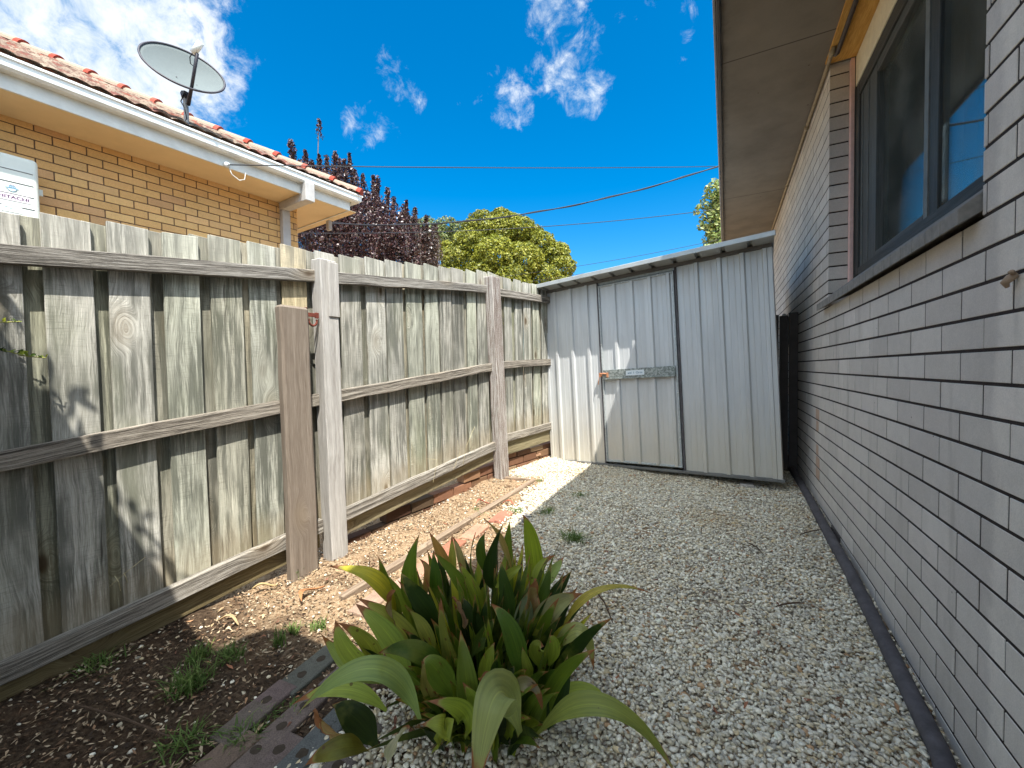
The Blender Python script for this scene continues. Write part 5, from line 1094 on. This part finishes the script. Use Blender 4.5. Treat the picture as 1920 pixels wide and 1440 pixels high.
# dish face: ellipse measured on the photo, tilted to the north-west sky
e1=at(424,168,4.75)-at(267,88,4.35); Rm=np.linalg.norm(e1)/2; e1/=np.linalg.norm(e1)
dn=(CAM-dc); dn/=np.linalg.norm(dn); dn=dn-e1*(dn@e1); dn/=np.linalg.norm(dn)
e2=np.cross(dn,e1)
ax_n=dn*math.sin(R(27))+e2*math.cos(R(27))*(-1 if e2[2]>0 else 1)    # aperture axis
tilt=R(63); fa=dn*math.cos(tilt)+(e2 if e2[2]>0 else -e2)*math.sin(tilt)
e2d=np.cross(fa,e1); e2d/=np.linalg.norm(e2d)
mb=MB(); nr,ns=10,48; V=[dc-fa*.10]; F=[]
for i in range(1,nr+1):
    r_=i/nr
    for k in range(ns):
        g=2*math.pi*k/ns; V.append(dc+e1*Rm*r_*math.cos(g)+e2d*Rm*1.02*r_*math.sin(g)-fa*.10*(1-r_**2))
for k in range(ns): F.append((0,1+k,1+(k+1)%ns))
for i in range(nr-1):
    for k in range(ns): F.append((1+i*ns+k,1+(i+1)*ns+k,1+(i+1)*ns+(k+1)%ns,1+i*ns+(k+1)%ns))
mb.add(V,F); ref=mb.build('reflector',MAT['dishgrey'],dish,smooth=True); s_=ref.modifiers.new('thick','SOLIDIFY'); s_.thickness=.006; s_.offset=-1
mb=MB(); mb.tube([V[1+(nr-1)*ns+k%ns] for k in range(ns+1)],.011,6,cap=False); mb.build('rim',MAT['dishdark'],dish,smooth=True)
lnb=at(371,93,4.30); low=at(353,196,4.62)
mb=MB(); mb.tube([low,at(360,160,4.45),lnb+(low-lnb)*.06],[.020,.016,.016],8); mb.build('feed_arm',MAT['dishdark'],dish,smooth=True)
mb=MB(); mb.tube([at(362,100,4.32),at(377,80,4.30)],.030,10); mb.build('receiver_head',MAT['white'],dish,smooth=True)
mb=MB(); mb.tube([at(361,99,4.34),at(356,107,4.40),at(357,119,4.45),at(364,125,4.45)],.005,6); mb.tube([at(345,176,4.66),at(339,190,4.66),at(346,202,4.64),at(350,222,4.62),at(344,238,4.6)],.006,6); mb.build('cable',MAT['wire'],dish,smooth=True)
mb=MB(); mb.tube([at(350,240,4.62),at(349,205,4.66),at(347,178,4.72)],.024,12); mb.build('pole',MAT['greypaint'],dish,smooth=True)
mb=MB(); mb.tube([at(350,242,4.62),at(349,232,4.62)],[.08,.03],12); mb.tube([at(347,176,4.72),at(347,186,4.70)],[.045,.03],8); mb.build('mount',MAT['dishdark'],dish,smooth=True)
for (x,y) in ((326,119),(331,144),(369,160)):
    mb=MB(); P=hit(x,y,fa,fa@(dc-fa*.085)); mb.tube([P,P+fa*.004],.007,8); mb.build('bolt',MAT['dishdark'],dish)

# overhead wires
def wire(p0,p1,sag,rad,lab,mat='wire',twist=False):
    A=np.array(p0);B=np.array(p1); n=40; pts=[A+(B-A)*t-ZZ*sag*4*t*(1-t) for t in np.linspace(0,1,n)]
    mb=MB(); mb.tube(pts,rad,6)
    if twist:
        d=B-A; L_=np.linalg.norm(d); k=int(L_*5); q=[A+(B-A)*t-ZZ*sag*4*t*(1-t)+ZZ*rad*1.3*math.sin(t*k)+RT*rad*1.3*math.cos(t*k) for t in np.linspace(0,1,k*3)]; mb.tube(q,rad*.8,5)
    o=mb.build('overhead_wire',MAT[mat],smooth=True); tag(o,lab,'overhead wire','overhead service wires')
wire(hit(427,309,NN,-EV+.06),at(1460,309,9.5),.05,.006,'straight black overhead wire, the topmost, from white gutter to brown eave')
wire(at(612,418,8.2),at(1420,286,7.0),.42,.010,'thick twisted overhead cable sagging across the sky',twist=True)
wire(at(560,437,8.6),at(1340,393,9.5),.16,.007,'thin overhead wire crossing in front of the two trees')
wire(at(900,523,16),at(1350,449,14),.12,.007,'faint upper wire of the low pair above the shed')
wire(at(900,539,16),at(1350,464,14),.12,.007,'faint lower wire of the low pair above the shed')

# ------------------------------------------------------------------ trees
def unit(n):
    a=rng.normal(0,1,(n,3)); return a/np.linalg.norm(a,axis=1,keepdims=True)
def leafcloud(P,Nrm,size,cols,name,mat,parent,aspect=.5):
    n=len(P); a=rng.normal(0,1,(n,3)); d=a-Nrm*(a*Nrm).sum(1,keepdims=True); d/=np.linalg.norm(d,axis=1,keepdims=True)+1e-9; s_=np.cross(Nrm,d)
    L_=size*rng.uniform(.6,1.3,n)[:,None]; V=np.stack([P-d*L_/2,P+s_*L_*aspect/2-d*L_*.05,P+d*L_/2,P-s_*L_*aspect/2-d*L_*.05],1)
    F=np.arange(n*4).reshape(n,4); return raw_mesh(name,V.reshape(-1,3),F,mat,parent,cols)
MAT['plumleaf']=attrmat('purple_plum_leaf',.35,spec=.5,trans=.15); MAT['figleaf']=attrmat('fig_tree_leaf',.5,spec=.3,trans=.25); MAT['bark']=plain('grey_brown_bark',(.12,.10,.08),.9,var=.3,scale=8,bump=.5)
ZP=12.0
base=at(690,640,ZP); base[2]=.3
pl=empty('plum_tree',base,'dark purple leaved plum tree with upright spires behind the cream brick house','tree')
outline=[(548,285,.4),(572,282,.45),(585,300,.5),(612,292,.4),(636,298,.4),(665,318,.45),(505,300,.5),(545,262,.35),(562,300,.4),(598,290,.35),(628,285,.35),(645,300,.4),(625,310,.4),(655,288,.3),(680,326,.4),(700,330,.35),(708,332,.2),(727,352,.16),(738,370,.14),(762,376,.22),(778,390,.2),(800,405,.3),(815,420,.3),(640,340,.5),(600,330,.5),(665,350,.5),(690,360,.45),(750,400,.3),(720,380,.4),(812,440,.3)]
lp=[];brs=MB()
for (px,py,sp) in outline:
    top=at(px,py,ZP+rng.uniform(-.8,.8)); foot=base+(top-base)*np.array([.35,.35,0])+ZZ*1.0
    mid=foot+(top-foot)*np.array([.75,.75,.45]); brs.tube([foot,mid,mid+(top-mid)*.6,top],[.045,.025,.012,.004],5)
    L_=np.linalg.norm(top-mid); n=int(520*L_)
    t=rng.random(n)**.8; ax=mid[None]+(top-mid)[None]*t[:,None]; rad=(sp*.95*(1-t)**.8+.055)*rng.uniform(.1,1,n)**.6*(1+.35*np.sin(t*23+px))
    q=unit(n); q[:,2]*=.7; lp.append(ax+q*rad[:,None])
for k in range(46):
    px=rng.uniform(560,822); lo=np.interp(px,[540,600,640,700,760,820],[275,300,320,350,395,430]); py=lo+rng.uniform(-12,60)
    top=at(px,py,ZP+rng.uniform(-1.5,1.2)); ft=top-ZZ*rng.uniform(.7,1.3)+RT*rng.normal(0,.12); brs.tube([ft,(ft+top)/2+RT*.02,top],[.012,.008,.003],4)
    n=int(rng.uniform(110,230)); t=rng.random(n); q=unit(n); lp.append(ft[None]+(top-ft)[None]*t[:,None]+q*((.17*(1-t)+.05)*rng.uniform(.2,1,n))[:,None])
n=9000; bx=rng.uniform(-1,1,(n*2,3)); bx=bx[(bx**2).sum(1)<1][:n]
cl=at(602,395,ZP); lp.append(cl+bx[:5000]*np.array([1.1,1.0,1.15])); cl=at(665,450,ZP); lp.append(cl+bx*np.array([1.9,1.4,1.3])); cl=at(760,470,ZP); lp.append(cl+bx[:6000]*np.array([1.0,1.2,1.0]))
tp=at(598,222,ZP); bt=at(595,330,ZP); brs.tube([bt,tp+(bt-tp)*.35,tp],[.02,.012,.005],5); n=130; t=rng.random(n); lp.append((tp+(bt-tp)*.0)[None]-ZZ*(t*.52)[:,None]+unit(n)*(.09*(.3+t))[:,None])
brs.tube([base,base+ZZ*1.2],[.16,.12],10); brs.build('trunk',MAT['bark'],pl)
lp=np.concatenate(lp); pal=np.array([(.030,.012,.014),(.050,.018,.022),(.022,.012,.012),(.095,.038,.036),(.13,.075,.060),(.19,.14,.12)]); cc=pal[rng.choice(6,len(lp),p=[.24,.22,.16,.17,.14,.07])]
right=((lp-CAM)@RT)/((lp-CAM)@FW); g_=np.clip((right+.24)/.10,0,1)[:,None]; cc=cc*(1-g_*.6)+np.array([.075,.060,.028])*g_*.6*rng.uniform(.4,1.6,(len(lp),1))
leafcloud(lp,unit(len(lp)),.078,np.concatenate([cc,np.ones((len(lp),1))],1),'crown',MAT['plumleaf'],pl)

def domed(name,lab,base,clumps,nleaf,size,pal,cat='tree',trunk=.3,mat='figleaf'):
    e=empty(name,base,lab,cat); P=[];Nn=[];C=[]; mb=MB(); top=np.mean([c[0] for c in clumps],axis=0)
    mb.tube([base,base*.5+np.array([top[0],top[1],base[2]])*.5+ZZ*(top[2]-base[2])*.35,top],[trunk,trunk*.7,trunk*.3],8)
    area=sum(c[1]**2 for c in clumps)
    for (c,r_) in clumps:
        mb.tube([base+(top-base)*.45,(top+c)/2-ZZ*r_*.3,c],[trunk*.35,trunk*.2,trunk*.06],6)
        n=int(nleaf*r_**2/area); q=unit(n); rr=r_*(1-.30*rng.random(n)**2)*(1+.14*np.sin(q[:,0]*7+c[0])*np.sin(q[:,1]*6+c[1]*3)*np.sin(q[:,2]*8)); sub=unit(n)
        P.append(c+q*rr[:,None]*np.array([1,1,.85])); m_=q*.7+sub*.8+ZZ*.3; Nn.append(m_/np.linalg.norm(m_,axis=1,keepdims=True)); b=rng.uniform(.85,1.15); 
        pc_=np.array(pal)[rng.integers(0,len(pal),n)]*b; C.append(np.concatenate([pc_,np.ones((n,1))],1))
    mb.build('trunk',MAT['bark'],e); leafcloud(np.concatenate(P),np.concatenate(Nn),size,np.concatenate(C),'crown',MAT[mat],e,aspect=.55)
ZF=24.0
cl=[]
for (px,py,r_,dz) in [(935,440,1.5,0),(905,420,1.1,.5),(975,430,1.1,-.3),(880,460,1.2,-.8),(860,490,1.2,-1),(1010,460,1.2,0),(1040,480,1.1,0),(1055,500,.9,-.5),(930,480,1.5,-2),(980,490,1.4,-2),(850,520,1.2,-1),(905,520,1.3,-2),(960,530,1.3,-2.4),(1020,525,1.2,-1.5),(1055,535,.9,-.6),(835,470,.8,0),(940,408,.8,0),(960,415,.7,.3),(890,430,.9,.2),(1000,440,.8,.2),(1050,470,.7,.2),(870,450,.8,.3),(925,570,1.8,-1),(1010,570,1.6,-1),(860,570,1.5,0)]:
    cl.append((at(px,py,ZF+dz),r_*.80))
bf=at(950,600,ZF); bf[2]=.3
domed('fig_tree','broad rounded yellow-green tree beyond the fence, right of the plum tree',bf,cl,85000,.155,[(.21,.215,.018),(.26,.26,.025),(.16,.18,.018),(.31,.30,.045),(.10,.12,.018)],trunk=.4)
cl=[(at(x,y,32),r_) for x,y,r_ in [(800,432,1.1),(838,428,1.0),(770,430,1.0),(820,450,1.4),(790,470,1.6),(760,455,1.3),(870,440,1.2)]]
bf=at(810,620,32); bf[2]=.3
domed('pale_tree','hazy grey-green tree far behind the plum and fig trees',bf,cl,14000,.20,[(.15,.19,.06),(.19,.21,.08),(.10,.14,.05)],trunk=.35)
cl=[(at(x,y,15),r_) for x,y,r_ in [(1345,355,.42),(1335,378,.38),(1360,392,.6),(1335,412,.42),(1352,440,.6),(1342,466,.5),(1375,365,.7),(1380,430,.9),(1365,480,.8),(1400,400,1.0),(1310,388,.10),(1306,398,.10),(1315,425,.14)]]
bf=at(1400,600,15); bf[2]=.3
domed('feathery_tree','light feathery green tree peeping out past the brown eave',bf,cl,9000,.14,[(.24,.30,.09),(.30,.34,.13),(.15,.22,.05),(.34,.34,.10)],trunk=.12)

cc=np.array([(.05,.09,.02),(.035,.065,.015),(.08,.12,.03)])[rng.integers(0,3,len(SHR[0]))]
leafcloud(SHR[0],SHR[1],.07,np.concatenate([cc,np.ones((len(cc),1))],1),'crown',MAT['figleaf'],SHR[2])
mb=MB(); mb.tube([(-1.78,-.95,.1),(-1.75,-.93,1.0),(-1.8,-.98,2.1)],[.05,.035,.01],8); mb.build('trunk',MAT['bark'],SHR[2])
